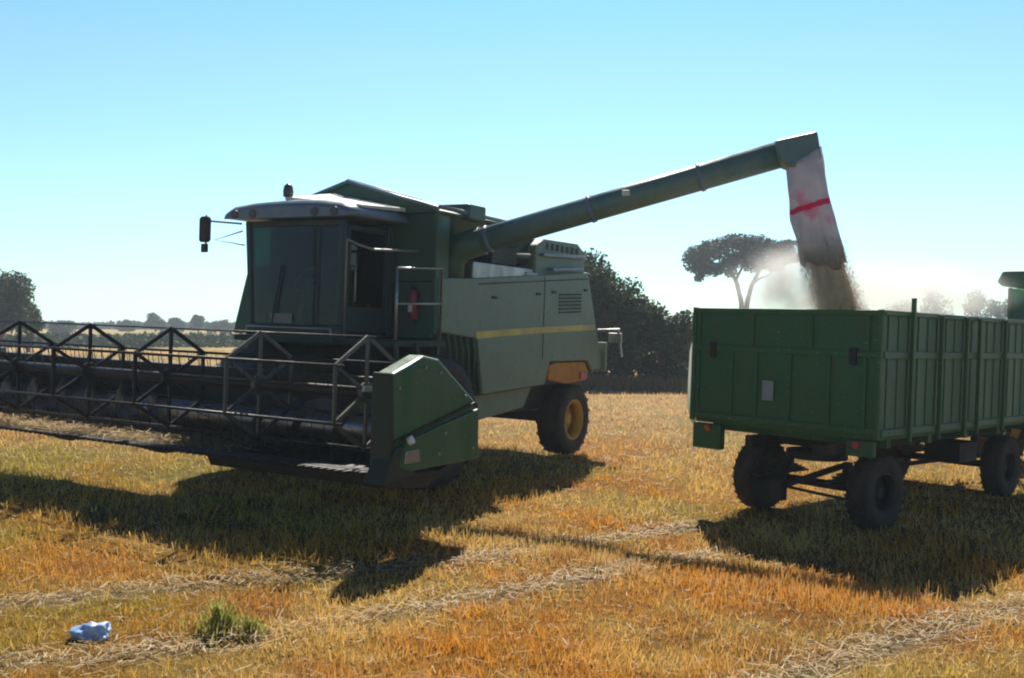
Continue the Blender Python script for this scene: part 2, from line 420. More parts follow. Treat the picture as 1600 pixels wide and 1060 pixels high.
# tent shaped cover over the tank
b = MB()
fy, ry = 1.0, 3.3
A = [(-1.35, fy, 3.52), (0.0, fy+.02, 3.92), (1.45, fy, 3.50)]
Bk = [(-1.35, ry, 3.50), (0.0, ry, 3.82), (1.45, ry, 3.50)]
def slab(p, q, r_, s_, t=.035):
    n = (Vector(q)-Vector(p)).cross(Vector(r_)-Vector(p)).normalized()*t
    if n.z < 0: n = -n
    P4 = [Vector(v) for v in (p, q, r_, s_)]
    b.hexa([v-n for v in P4] + P4)
slab(A[0], A[1], Bk[1], Bk[0]); slab((0.002, fy+.02, 3.92), A[2], Bk[2], (0.002, ry, 3.82))
b.prism([(-1.33, 3.48), (-1.33, 3.50), (0, 3.88), (1.42, 3.48)], fy+.03, fy+.07, 'y')
b.prism([(-1.33, 3.48), (0, 3.79), (1.42, 3.48)], ry-.08, ry-.04, 'y')
tc_ = b.build('tank_cover', M['tankgreen'], CB)
b = MB()
b.tube([(0, fy-.02, 3.92), (0, ry, 3.84)], .03, 8)
b.tube([(1.46, fy, 3.54), (1.46, ry, 3.52)], .028, 8)
b.tube([(0, fy-.02, 3.92), (1.46, fy-.02, 3.515)], .022, 8)
b.tube([(0, fy-.02, 3.92), (-1.36, fy-.02, 3.53)], .022, 8)
b.build('cover_rim', M['roof'], tc_)
b = MB()
b.box(1.0, 1.5, 1.62, 2.05, 3.45, 3.66); b.build('auger_gearbox', M['tankgreen'], CB, .03)
b = MB(); b.box(-.9, 1.2, 3.36, 4.6, 3.0, 3.42); b.box(-.7, .9, 2.6, 3.9, 3.44, 3.56)
b.build('air_intake', M['darkpanel'], CB, .04)
# engine deck with louvres
b = MB()
b.prism([(3.75, 2.83), (3.75, 3.30), (4.0, 3.42), (5.15, 3.44), (5.42, 3.30), (5.42, 2.96)], -1.32, 1.34)
eh = b.build('engine_hood', M['panel'], CB, .03)
b = MB()
b.prism([(3.86, 3.14), (3.86, 3.19), (5.30, 3.25), (5.30, 3.20)], 1.335, 1.42)
b.prism([(4.1, 2.93), (4.1, 2.985), (5.15, 3.06), (5.15, 3.01)], 1.335, 1.46)
b.build('ledge', M['roof'], eh, .008)
b = MB()
for k in range(7):
    b.box(1.342, 1.352, 4.05+k*.17, 4.12+k*.17, 3.26, 3.36)
b.build('louvre', M['black'], eh)
b = MB(); b.tube([(-.7, 4.5, 3.4), (-.7, 4.5, 3.62)], .06, 12); b.build('exhaust_pipe', M['black'], eh)
# deck in front of the hood
b = MB(); b.box(-1.3, 1.40, 3.37, 3.74, 2.78, 2.88); b.box(1.05, 1.38, 1.95, 3.6, 2.70, 2.93)
b.build('service_deck', M['worn'], CB, .015)
b = MB()
b.tube([(1.25, 2.2, 3.05), (1.28, 3.7, 3.12)], .05, 10); b.box(1.0, 1.33, 2.5, 3.2, 2.94, 3.2)
b.build('deck_pipework', M['darkpanel'], CB, .02)

# ---- wheels of the harvester
wheel('front_wheel', CB, 1.36, .95, .86, .86, .56, 1, 20)
wheel('front_wheel', CB, -1.36, .95, .86, .86, .56, -1, 20)
wheel('rear_wheel', CB, 1.14, 5.22, .60, .58, .42, 1, 18)
wheel('rear_wheel', CB, -1.14, 5.22, .60, .58, .42, -1, 18)

# ---- cab
b = MB()
b.box(-.80, .80, .0, 1.0, 1.78, 1.92)                        # floor
b.box(-.80, .80, .93, 1.0, 1.92, 3.28)                       # back wall
b.box(-.80, .80, -.03, .03, 1.92, 2.02)                      # sill
for x in (-.80, .72):
    b.box(x, x+.08, -.04, .05, 2.02, 3.30)
    b.box(x, x+.08, .86, .925, 1.92, 3.28)
b.box(-.72, .72, -.03, .04, 3.22, 3.30)
b.box(-.08+.45, -.02+.45, -.035, .03, 2.02, 3.22)
cab = b.build('cab', M['cabdark'], CB, .015)
# windscreen slightly bowed, side windows
b = MB()
n = 8
for i in range(n):
    x0, x1 = -.72 + 1.09*i/n, -.72 + 1.09*(i+1)/n
    f = lambda x: -.012 - .045*(1 - (x/.8)**2)
    b.hexa([(x0, f(x0), 2.02), (x1, f(x1), 2.02), (x1, f(x1)+.008, 2.02), (x0, f(x0)+.008, 2.02), (x0, f(x0), 3.22), (x1, f(x1), 3.22), (x1, f(x1)+.008, 3.22), (x0, f(x0)+.008, 3.22)])
b.build('windscreen', M['glass'], cab)
b = MB(); b.box(.44, .715, -.02, -.012, 2.03, 3.215); b.build('corner_window', M['glass'], cab)
b = MB(); b.box(-.79, -.782, .055, .855, 2.0, 3.26); b.build('side_window', M['glass_dark'], cab)
b = MB()
b.box(.775, .79, .06, .85, 1.94, 2.25); b.box(.775, .79, .06, .12, 2.25, 3.24); b.box(.775, .79, .79, .85, 2.25, 3.24); b.box(.775, .79, .12, .79, 3.18, 3.24)
dr = b.build('door', M['cabdark'], cab, .008)
b = MB(); b.box(.778, .785, .125, .785, 2.255, 3.175); b.build('door_glass', M['glass_dark'], dr)
b = MB(); b.tube([(.80, .16, 2.3), (.84, .16, 2.33), (.84, .16, 2.72), (.80, .16, 2.75)], .013, 6); b.build('handle', M['worn'], dr)
# roof, rounded with an overhanging brow
b = MB()
prof = [(-1.02, 3.33), (-1.0, 3.42), (-.86, 3.50), (-.5, 3.545), (0, 3.56), (.5, 3.545), (.86, 3.50), (1.0, 3.42), (1.02, 3.33)]
rows = []
for y, k in ((-.22, .55), (-.16, .85), (0, .97), (.3, 1.), (.75, 1.0), (.98, .96)):
    rows.append([b.bm.verts.new((x * (1 if k > .8 else .97), y, 3.29 + (z-3.29)*k)) for x, z in prof])
for i in range(len(rows)-1):
    for j in range(len(prof)-1):
        f = b.bm.faces.new((rows[i][j], rows[i][j+1], rows[i+1][j+1], rows[i+1][j])); f.smooth = True
for rw in (rows[0], rows[-1]): b.bm.faces.new(rw)
lo = b.bm.faces.new([rows[0][0], rows[0][-1]] + [rw[-1] for rw in rows[1:]] + [rw[0] for rw in rows[:0:-1]])
rf = b.build('roof', M['roof'], cab)
b = MB()
for x in (-.8, -.5, .5, .8):
    b.tube([(x, -.2, 3.37), (x, -.235, 3.37)], .055, 12)
b.build('work_lamp', M['smoky'], rf)
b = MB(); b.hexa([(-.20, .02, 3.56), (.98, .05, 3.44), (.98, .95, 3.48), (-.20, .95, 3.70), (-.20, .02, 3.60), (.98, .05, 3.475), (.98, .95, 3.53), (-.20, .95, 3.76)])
b.build('roof_highlight', M['white'], rf, .008)  # white plate laid on the roof as a painted sun highlight
bc = MB(); bc.tube([(-.22, .1, 3.54), (-.22, .1, 3.60)], .022, 8)
bc.lathe([(3.60, .035), (3.61, .062), (3.68, .066), (3.74, .055), (3.775, .02)], 14, 'z', (-.22, .1, 0))
bc.build('beacon', M['smoky'], rf)
# mirror on its two arms
b = MB()
b.tube([(-.85, -.05, 3.27), (-1.28, -.18, 3.30), (-1.34, -.18, 3.34)], .014, 6)
b.tube([(-.82, -.02, 3.0), (-1.2, -.16, 3.06), (-.85, -.03, 3.18)], .010, 6)
b.tube([(-1.34, -.18, 3.38), (-1.34, -.18, 2.95)], .014, 6)
ma = b.build('mirror_arm', M['worn'], cab)
b = MB(); b.prism([(-1.40, 3.03), (-1.42, 3.06), (-1.42, 3.33), (-1.38, 3.36), (-1.29, 3.36), (-1.26, 3.33), (-1.26, 3.06), (-1.29, 3.03)], -.23, -.17, 'y')
b.box(-1.39, -1.29, -.22, -.18, 2.90, 3.01)
b.build('mirror', M['interior'], ma, .01)
# inside: seat, steering column and wheel, console
b = MB()
b.box(-.25, .25, .42, .85, 2.15, 2.30); b.box(-.24, .24, .78, .90, 2.30, 2.95); b.box(-.15, .15, .8, .88, 2.95, 3.12); b.box(-.2, .2, .5, .8, 1.92, 2.15)
b.build('driver_seat', M['interior'], cab, .04)
b = MB(); b.bar((0, .12, 1.93), (0, .26, 2.55), .07)
n = 20; pts = [(.19*cos(2*pi*k/n), .27+.12*sin(2*pi*k/n), 2.58+.15*sin(2*pi*k/n)) for k in range(n+1)]
b.tube(pts, .016, 6, cap=False); b.bar((-.18, .27, 2.58), (.18, .27, 2.58), .03)
b.build('steering_wheel', M['lever'], cab)
b = MB(); b.box(.36, .62, .3, .8, 1.93, 2.42); b.box(-.62, -.52, .15, .25, 1.93, 2.5); b.build('console', M['interior'], cab, .03)
b = MB(); b.box(-.34, .06, -.075, -.069, 2.03, 2.15); b.build('windscreen_label', M['lever'], cab)
b = MB(); b.bar((-.3, -.08, 2.02), (-.12, -.085, 2.75), .018); b.build('wiper', M['black'], cab)
# the cab narrows towards its floor on the right hand side
for o in [cab] + list(cab.children):
    if o.name.split('.')[0] in ('cab', 'windscreen', 'side_window', 'windscreen_label', 'wiper'):
        for v in o.data.vertices:
            if v.co.x < 0 and v.co.z < 3.3: v.co.x *= 1 - .14*(3.3 - v.co.z)/1.4
# right hand shield beside the cab
b = MB()
b.prism([(-1.02, 1.88), (-1.84, 1.86), (-1.80, 2.02), (-1.58, 2.78), (-1.02, 2.82)], .82, 1.06, 'y')
b.build('side_shield', M['tankgreen'], CB, .02)

# ---- driver's platform, rails, ladder
b = MB()
b.box(.80, 1.62, -.12, 1.0, 1.80, 1.87); b.box(-.80, .80, -.18, -.01, 1.80, 1.87)
b.build('platform', M['darkpanel'], CB, .01)
b = MB()
b.tube([(.88, -.06, 1.88), (.88, -.06, 3.05), (1.05, -.04, 2.98), (1.20, .05, 2.93), (1.24, .9, 2.98)], .016, 8)
b.tube([(1.58, .0, 1.88), (1.58, .0, 2.72), (1.58, .92, 2.76), (1.58, .92, 1.88)], .018, 8)
b.tube([(1.58, .0, 2.3), (1.58, .92, 2.33)], .014, 8)
b.build('handrail', M['worn'], CB)
b = MB()
b.bar((1.64, -.08, 1.85), (1.90, -.16, .75), .03, .05); b.bar((1.64, .34, 1.85), (1.90, .26, .75), .03, .05)
for k in range(4):
    t = .2 + k*.24
    x = 1.64 + .26*t; z = 1.85 - 1.1*t; y = -.08*t
    b.box(x-.07, x+.09, -.06+y, .32+y, z-.012, z+.012)
b.build('ladder', M['darkpanel'], CB)
b = MB()
b.tube([(-.6, -.16, 1.88), (-.6, -.16, 1.98), (.75, -.16, 1.98), (.75, -.16, 1.88)], .014, 6)
b.build('foot_rail', M['worn'], CB)

# ---- feeder house
b = MB()
b.prism([(-.95, .82), (-.95, 1.42), (.3, 1.80), (.75, 1.75), (.75, 1.0), (.3, .95)], -.62, .62)
b.build('feeder_house', M['darkpanel'], CB, .02)

# ---- header
b = MB()
XH = 3.22; XL = 4.55
b.box(-XL+.02, XH-.24, -.90, -.84, .68, 1.42)                     # back sheet
b.box(-XL+.02, XH-.24, -.96, -.78, 1.42, 1.50)                    # top beam
b.prism([(-2.06, .715), (-1.55, .66), (-1.1, .63), (-.84, .70), (-.84, .66), (-1.1, .585), (-1.6, .60), (-2.06, .685)], -XL+.02, XH-.24)
for x in (-2.6, -.9, .9, 2.4):
    b.prism([(-1.9, .68), (-1.2, .46), (-.9, .46), (-.8, .70)], x-.09, x+.09)      # skids
hd = b.build('header', M['black'], CB, .006)
b = MB(); b.prism([(-2.04, .68), (-1.5, .60), (-1.1, .58), (-1.3, .48), (-1.98, .56)], .75, 2.98); b.build('under_table_sheet', M['black'], hd, .01)  # dark sheet below the front of the header table
b = MB(); b.box(-XL+.03, XH-.24, -2.13, -2.062, .69, .712)
for k in range(84):
    x = -4.48 + k*.0905
    b.prism([(x-.017, -2.13), (x+.017, -2.13), (x+.004, -2.235), (x-.004, -2.235)], .690, .712, 'z')
b.build('knife_bar', M['reel'], hd)
# intake auger with flights
b = MB()
b.tube([(-XL+.06, -1.18, .98), (XH-.26, -1.18, .98)], .15, 18)
n = 310; prev = None
for k in range(n+1):
    x = -4.4 + 7.33*k/n
    if abs(x) < .5: prev = None; continue
    t = (x if x < 0 else -x) * 2*pi/.55
    w0 = b.bm.verts.new((x, -1.18+.15*cos(t), .98+.15*sin(t))); w1 = b.bm.verts.new((x, -1.18+.29*cos(t), .98+.29*sin(t)))
    if prev: b.bm.faces.new((prev[0], w0, w1, prev[1])).smooth = True
    prev = (w0, w1)
b.build('intake_auger', M['bare'], hd)
# reel
RC = (-1.70, 1.40); RR = .54
spx = [-4.22, -2.88, -1.55, -.2, 1.13, 2.52]
ang = [pi/2 + k*pi/3 for k in range(6)]
b = MB(); b.tube([(-4.3, *RC), (2.62, *RC)], .055, 12); b.build('reel_tube', M['reel'], hd)
for i, x in enumerate(spx):
    b = MB()
    P6 = [Vector((x, RC[0]+RR*cos(a), RC[1]+RR*sin(a))) for a in ang]
    for k in range(6):
        b.bar(P6[k], P6[(k+1) % 6], .022, .040)
        b.bar((x, *RC), P6[k], .024, .036)
    b.lathe([(x-.03, .1), (x+.03, .1)], 14, 'x', (0, *RC))
    b.build('reel_spider', M['reel'] if i < 4 else M['scuffed'], hd)
for a in ang:
    y, z = RC[0]+RR*cos(a), RC[1]+RR*sin(a)
    b = MB(); b.tube([(-4.3, y, z), (2.62, y, z)], .009 if sin(a) > .9 else .015, 8)
    for k in range(0 if sin(a) > .9 else 46):
        x = -4.2 + k*.15
        b.tube([(x, y, z), (x, y+.015, z-.10), (x, y+.05, z-.20)], .0055, 4, cap=False)
    b.build('reel_bat', M['reel'] if sin(a) < .4 else M['reel'], hd)
for s in (-4.4/2.72, 1):                                                  # reel lift arms
    b = MB(); b.bar((s*2.72, -.88, 1.52), (s*2.72, -1.70, 1.44), .05, .09); b.bar((s*2.72, -1.7, 1.44), (s*2.72, -2.0, 1.46), .03, .05)
    b.tube([(s*2.72, -.95, 1.05), (s*2.72, -1.5, 1.40)], .022, 8)
    b.build('reel_arm', M['worn'], hd)
# end shields
def end_shield(s):
    n0 = len(col.objects)
    b = MB()
    poly = [(-2.20, 1.63), (-1.72, 1.79), (-1.46, 1.75), (-.82, 1.34), (-.80, .78), (-2.0, .78), (-2.17, .86)]
    x0, x1 = s*3.0, s*3.2
    b.prism(poly, x0, x1)
    es = b.build('end_shield', M['green'], hd, .03)
    b = MB()
    b.prism([(-2.12, .80), (-2.02, 1.02), (-1.5, 1.12), (-.80, 1.25), (-.78, .74), (-1.95, .74)], s*3.203, s*3.245)
    b.build('lower_guard', M['green'], es, .015)
    b = MB()
    b.bar((s*3.21, -2.16, 1.02), (s*3.21, -.84, 1.30), .022, .03)
    b.build('guard_seam', M['black'], es)
    b = MB()
    b.hexa([(s*2.99, -2.23, .80), (s*3.21, -2.23, .80), (s*3.21, -2.12, .78), (s*2.99, -2.12, .78), (s*2.99, -2.23, 1.64), (s*3.21, -2.23, 1.64), (s*3.21, -2.19, 1.64), (s*2.99, -2.19, 1.64)])
    b.prism([(-2.36, .66), (-2.16, .98), (-1.92, .98), (-1.85, .70)], s*3.02, s*3.24)
    b.build('divider', M['darkpanel'], es, .02)
    b = MB()
    for yy, zz in ((-2.1, 1.5), (-1.7, 1.68), (-1.45, 1.62), (-1.0, 1.38), (-.9, .86), (-1.5, .86), (-1.4, 1.05)):
        b.tube([(s*3.2, yy, zz), (s*3.26 if zz < 1.2 else s*3.215, yy, zz)], .016, 8)
    b.build('bolt', M['worn'], es)
    b = MB(); b.prism([(-2.06, .82), (-2.04, .93), (-1.84, .94), (-1.82, .82)], s*3.248, s*3.262)
    b.build('reflector_plate', M['worn'], es, .01)
    b = MB(); b.tube([(s*3.25, -2.0, 1.02), (s*3.29, -1.99, 1.04)], .04, 12); b.build('bolt_cap', M['white'], es)
end_shield(1)
end_shield(-1)
[o for o in hd.children if o.name.startswith('end_shield')][-1].location.x = -1.33

# straw lying on the header table
def flat_straw(name, n, fn, mat_cols, parent=None, ln=(.08, .3), w=.004, mtx=None, tilt=.25):
    P0 = np.array([fn() for _ in range(n)])
    az = rng.uniform(0, 2*pi, n); el = rng.uniform(-tilt, tilt, n); l = rng.uniform(*ln, n)
    d = np.stack([np.cos(az)*np.cos(el), np.sin(az)*np.cos(el), np.sin(el)], 1) * l[:, None]
    side = np.stack([-np.sin(az), np.cos(az), rng.uniform(-.4, .4, n)], 1) * w
    V = np.stack([P0-side, P0+side, P0+d+side*.6, P0+d-side*.6], 1).reshape(-1, 3)
    c = mat_cols[rng.integers(0, len(mat_cols), n)] * rng.uniform(.7, 1.15, (n, 1))
    o = mesh_np(name, V, 4, M['blade'], parent, np.repeat(c, 4, 0))
    return o
straw_cols = np.array([(.62, .45, .22), (.52, .36, .16), (.70, .56, .33), (.42, .30, .13), (.55, .40, .24)])
st = flat_straw('cut_straw', 9000, lambda: (min(random.uniform(-4.4, .9), random.uniform(-4.4, 2.9)), random.uniform(-2.06, -1.0), random.uniform(.68, .76)), straw_cols, None)
st.matrix_world = CB.matrix_world.copy()
tag(st, 'loose golden straw lying on the header table', 'straw', None, 'stuff')

# ---- unloading pipe: elbow at the left side of the tank, tube out over the trailer
CBI = CB.matrix_world.inverted()
E_w = Vector((3.50, 12.0, 4.22))
E0 = CBI @ E_w
S0 = Vector((1.24, 1.62, 3.06))
b = MB()
b.tube([(1.24, 1.62, 2.55), (1.24, 1.62, 2.92), S0 + (E0-S0).normalized()*.14, S0 + (E0-S0).normalized()*.45], [.18, .19, .195, .185], 20)
b.build('auger_elbow', M['tankgreen'], CB)
dirn = (E0 - S0).normalized()
b = MB(); b.tube([S0 + dirn*.3, E0 + dirn*.05], .162, 28)
ap = b.build('unloading_pipe', M['pipe'], CB)
b = MB()
for t in (.5, 1.9, 3.3, 4.35):
    b.tube([S0 + dirn*t, S0 + dirn*(t+.05)], .176, 28)
b.build('pipe_clamp', M['roof'], ap)
b = MB(); q = S0 + dirn*2.45
b.box(-.05, .05, -.02, .02, -.035, .035, Matrix.Translation(q + Vector((0, -.185, .03))))
b.build('pipe_lamp', M['white'], ap, .01)
# hood at the pipe end: wedge of sheet steel turning down
wx = CBI.to_3x3() @ Vector((.97, -.25, .25)).normalized()
def W(dx, dy, dz): return CBI @ (E_w + Vector((dx, dy, dz)))
b = MB()
b.hexa([W(-.34, -.16, -.20), W(-.16, -.175, -.27), W(-.16, .175, -.27), W(-.34, .18, -.20), W(-.40, -.15, .055), W(.10, -.17, .165), W(.10, .13, .165), W(-.40, .19, .055)])
b.hexa([W(-.18, -.172, -.28), W(.15, -.175, -.18), W(.15, .13, -.18), W(-.18, .172, -.28), W(-.24, -.155, .09), W(.095, -.165, .16), W(.095, .125, .16), W(-.24, .18, .09)])
b.build('spout_hood', M['pipe'], ap, .03)
# sleeve
pathw = [Vector((3.47, 11.98, 4.10)), Vector((3.515, 11.98, 3.76)), Vector((3.57, 12.0, 3.42)), Vector((3.66, 12.02, 3.08)), Vector((3.735, 12.03, 2.83))]
bm = bmesh.new(); uvl = bm.loops.layers.uv.new('UVMap')
n, mseg = 36, 26; rings = []
def path_at(t):
    f = t*(len(pathw)-1); i = min(int(f), len(pathw)-2); return pathw[i].lerp(pathw[i+1], f-i)
for i in range(mseg+1):
    t = i/mseg; c = path_at(t); ring = []
    for k in range(n):
        a = 2*pi*k/n
        fo = (.006+.016*t)*(sin(8*a+4*t)+.6*sin(13*a-3*t)); lx, ly = .20 + .045*t + fo, .185 + .02*t + fo
        wob = .018*noise.noise(Vector((cos(a)*2, sin(a)*2, t*5)))
        z = c.z
        if t > .8:
            z -= (t-.8)*1.2*(noise.noise(Vector((cos(a)*1.6, sin(a)*1.6, 3)))*.5 + (.30 if cos(a) < 0.2 else -.12)*.0)
        p = Vector((c.x + (lx+wob)*cos(a), c.y + (ly+wob)*sin(a), z + .13*cos(a)*(1-t)))
        ring.append((bm.verts.new(CBI @ p), k/n, t))
    rings.append(ring)
for i in range(mseg):
    for k in range(n):
        q = [rings[i][k], rings[i][(k+1) % n], rings[i+1][(k+1) % n], rings[i+1][k]]
        f = bm.faces.new([v[0] for v in q]); f.smooth = True
        for lp, v in zip(f.loops, q): lp[uvl].uv = (v[1], v[2])
me = bpy.data.meshes.new('unloading_sleeve'); bm.to_mesh(me); bm.free(); me.materials.append(M['sleeve'])
slv = bpy.data.objects.new('unloading_sleeve', me); col.objects.link(slv); slv.parent = ap
md = slv.modifiers.new('thick', 'SOLIDIFY'); md.thickness = .006
tag(slv, 'pale plastic sleeve with a crimson band and faded pink marks')

# ---- fire extinguisher hanging by the platform
FE = empty('fire_extinguisher', CB.matrix_world @ Matrix.Translation((1.12, .98, 2.12)))
tag(FE, 'small red fire extinguisher with a white label beside the harvester cab', 'fire extinguisher')
b = MB(); b.lathe([(0, .055), (.01, .068), (.30, .068), (.36, .045), (.39, .02)], 18, 'z'); b.build('cylinder', M['red'], FE)
b = MB(); b.box(-.03, .03, -.075, -.066, .10, .19); b.build('label', M['white'], FE)
b = MB(); b.box(-.02, .02, -.05, .02, .385, .43); b.tube([(.03, 0, .40), (.085, -.01, .34), (.075, -.02, .14)], .01, 6); b.build('nozzle', M['black'], FE)

# ================================================================== GRAIN TRAILER
TR = empty('grain_trailer', frame(2.905, 11.02, -46))
tag(TR, 'dark green high sided farm trailer being filled with grain beside the harvester', 'trailer')
TL = 5.3; TW = 1.13; Z0, Z1 = 1.10, 2.36
b = MB(); b.box(-TW, TW, .02, TL, Z0-.06, Z0)
for y in (.3, 1.3, 2.3, 3.3, 4.3, 5.1): b.box(-TW+.05, TW-.05, y, y+.09, Z0-.16, Z0-.062)
b.build('floor', M['trailer'], TR)
# boards: body of the box
def board(name, x0, x1, y0, y1, outer, mat):
    b = MB(); b.box(x0, x1, y0, y1, Z0, 1.90); b.box(x0, x1, y0, y1, 1.93, Z1)
    return b.build(name, mat, TR, .008)
eb = board('end_board', -TW, TW, -.03, .01, 0, M['trailer'])
b = MB()
for x in (-1.08, -.62, -.30, .12, .58, .98):
    b.box(x-.022, x+.022, -.058, -.032, Z0+.02, 1.88)
for x in (-1.08, -.36, .36, 1.0):
    b.box(x-.022, x+.022, -.058, -.032, 1.95, Z1-.05)
b.box(-TW+.01, TW-.01, -.07, -.032, Z1-.045, Z1+.012)
b.box(-TW+.01, TW-.01, -.062, -.030, 1.885, 1.945)
b.box(-TW+.01, TW-.01, -.062, -.030, Z0+.0, Z0+.06)
b.build('rib', M['trailer'], eb, .006)
b = MB(); b.box(-.20, -.06, -.066, -.058, 1.36, 1.58); b.build('number_plate', M['worn'], eb, .004)
b = MB()
b.box(-.9, -.82, -.08, -.06, 1.80, 1.98); b.box(.82, .90, -.08, -.06, 1.80, 1.98)
b.build('board_latch', M['black'], eb, .008)
for s in (1, -1):
    sb = board('side_board', min(s*TW, s*(TW-.035)), max(s*TW, s*(TW-.035)), .02, TL, 0, M['trailer_side'])
    b = MB()
    xa, xb = s*(TW+.002), s*(TW+.04)
    for y in np.arange(.12, TL, .235):
        b.box(min(xa, s*(TW+.014)), max(xa, s*(TW+.014)), y, y+.05, Z0+.06, 1.88)
        b.box(min(xa, s*(TW+.014)), max(xa, s*(TW+.014)), y, y+.05, 1.96, Z1-.04)
    xa, xb = min(xa, xb), max(xa, xb)
    b.box(xa, xb, .0, TL, Z1-.035, Z1+.015); b.box(xa, xb, .0, TL, 1.88, 1.95); b.box(xa, xb, .0, TL, Z0-.02, Z0+.05)
    b.build('rib', M['trailer_side'], sb, .006)
    b = MB()
    for y, zt in ((.57, 2.52 if s > 0 else 2.36), (1.29, 2.36), (1.98, 2.36), (2.35, 2.36), (3.14, 2.36), (4.1, 2.36), (4.9, 2.36)):
        xc, xd = s*(TW+.042), s*(TW+.085)
        b.box(min(xc, xd), max(xc, xd), y-.022, y+.022, Z0-.1, zt)
    b.build('stake', M['trailer'], sb, .006)
board('front_board', -TW+.04, TW-.04, TL+.002, TL+.04, 0, M['trailer'])
b = MB()
for x, y in ((-TW-.03, -.07), (TW-.02, -.07), (-TW-.03, TL), (TW-.02, TL)):
    b.box(x, x+.05, y, y+.06, Z0-.04, Z1+.02)
b.build('corner_post', M['trailer'], TR, .008)
b = MB()     # pale strip added as the sunlit edge of the far side board
for i in range(6):
    pass
b.tube([(-TW-.06, .06, 2.12), (-TW-.11, .08, 1.85), (-TW-.13, .1, 1.5), (-TW-.12, .08, 1.2), (-TW-.04, .04, 1.02)], [.02, .045, .05, .045, .02], 8)
tp = b.build('sunlit_edge_strip', M['milky'], TR); tag(tp, 'whitish strip added as the sunlit edge on the far corner')
# chassis and running gear
b = MB()
for x in (-.42, .42): b.box(x-.05, x+.05, .05, TL, .80, .938)
for y in (.6, 2.0, 3.4, 4.8): b.box(-.37, .37, y, y+.1, .82, .92)
b.build('chassis_rail', M['black'], TR, .01)
b = MB()
b.box(-1.12, -.74, -.05, .06, .74, 1.03); b.box(.80, 1.1, -.04, .04, .86, 1.03)
b.build('mudguard', M['trailer'], TR, .015)
wr = .42
th = R(-4)
ax0 = Vector((.08, .68, 0))
d = Vector((cos(th), sin(th), 0))
pL, pR = ax0 - d*.74, ax0 + d*.74
b = MB()
b.tube([(pL.x, pL.y, wr), (pR.x, pR.y, wr)], .05, 10)
b.lathe([(.70, .34), (.79, .34)], 28, 'z', (ax0.x, ax0.y, 0))
n2 = Vector((-sin(th), cos(th), 0))
for s in (-.4, .4):
    c0 = ax0 + d*s
    for k in range(4):
        z = wr+.07+.028*k; hl = .42-.08*k
        p, q = c0 - n2*hl, c0 + n2*hl
        b.bar((p.x, p.y, z), (q.x, q.y, z), .07, .02)
    b.bar((c0.x, c0.y, .55), (c0.x, c0.y, .70), .08)
# rear tow hitch and tie bar
b.bar((pL.x+.15, pL.y-.28, .38), (pR.x-.1, pR.y-.42, .36), .03, .03)
b.bar((ax0.x-.25, ax0.y-.1, .66), (.02, -.02, .42), .05, .06); b.bar((ax0.x+.35, ax0.y, .66), (.02, -.02, .42), .05, .06)
b.box(-.05, .09, -.07, .05, .28, .50)
b.tube([(-.3, .2, .78), (-.35, .05, .52), (-.1, .0, .48)], .013, 6)
b.build('turntable', M['black'], TR, .004)
b = MB()
b.tube([(-.74, 4.35, wr), (.74, 4.35, wr)], .05, 10)
for s in (-.4, .4):
    for k in range(4):
        z = wr+.07+.028*k; hl = .42-.08*k
        b.bar((s, 4.35-hl, z), (s, 4.35+hl, z), .07, .02)
    b.box(s-.04, s+.04, 4.31, 4.39, .58, .80)
b.bar((.2, 1.1, .52), (.3, 4.3, .50), .05, .05)
b.box(.3, .75, 3.0, 3.55, .55, .80)
b.build('rear_axle', M['black'], TR, .004)
wheel('wheel', TR, pL.x, pL.y, wr, wr, .25, -1, 26, 'black', .22, th)
wheel('wheel', TR, pR.x, pR.y, wr, wr, .25, 1, 26, 'black', .22, th)
wheel('wheel', TR, -.76, 4.35, wr, wr, .25, -1, 26, 'black', .22)
wheel('wheel', TR, .76, 4.35, wr, wr, .25, 1, 26, 'black', .22)
b = MB(); b.tube([(-.9, -.05, 1.0), (-.9, -.08, .98)], .04, 10); b.tube([(.92, -.04, .98), (.92, -.07, .98)], .04, 10)
b.build('tail_lamp', M['lamp_red'], TR)
b = MB(); b.bar((-.5, TL+.02, .84), (0, TL+1.25, .55), .07); b.bar((.5, TL+.02, .84), (0, TL+1.25, .55), .07); b.build('drawbar', M['black'], TR)

# grain heap inside
T3 = TR.matrix_world
bm = bmesh.new(); nx, ny = 40, 90; g = []
for i in range(nx+1):
    row = []
    for j in range(ny+1):
        x = -TW+.05 + (2*TW-.1)*i/nx; y = .03 + (TL-.06)*j/ny
        h = 1.75 + .45*math.exp(-(((x-.1)/.75)**2 + ((y-1.35)/1.0)**2)) + .03*noise.noise(Vector((x*3, y*3, 0))) - .12*max(0, (y-2)/3)
        row.append(bm.verts.new((x, y, h)))
    g.append(row)
for i in range(nx):
    for j in range(ny): bm.faces.new((g[i][j], g[i+1][j], g[i+1][j+1], g[i][j+1])).smooth = True
me = bpy.data.meshes.new('grain_heap'); bm.to_mesh(me); bm.free(); me.materials.append(M['grain'])
o = bpy.data.objects.new('grain_heap', me); col.objects.link(o); o.matrix_world = T3.copy()
tag(o, 'brown heap of threshed grain filling the trailer', 'grain', None, 'stuff')

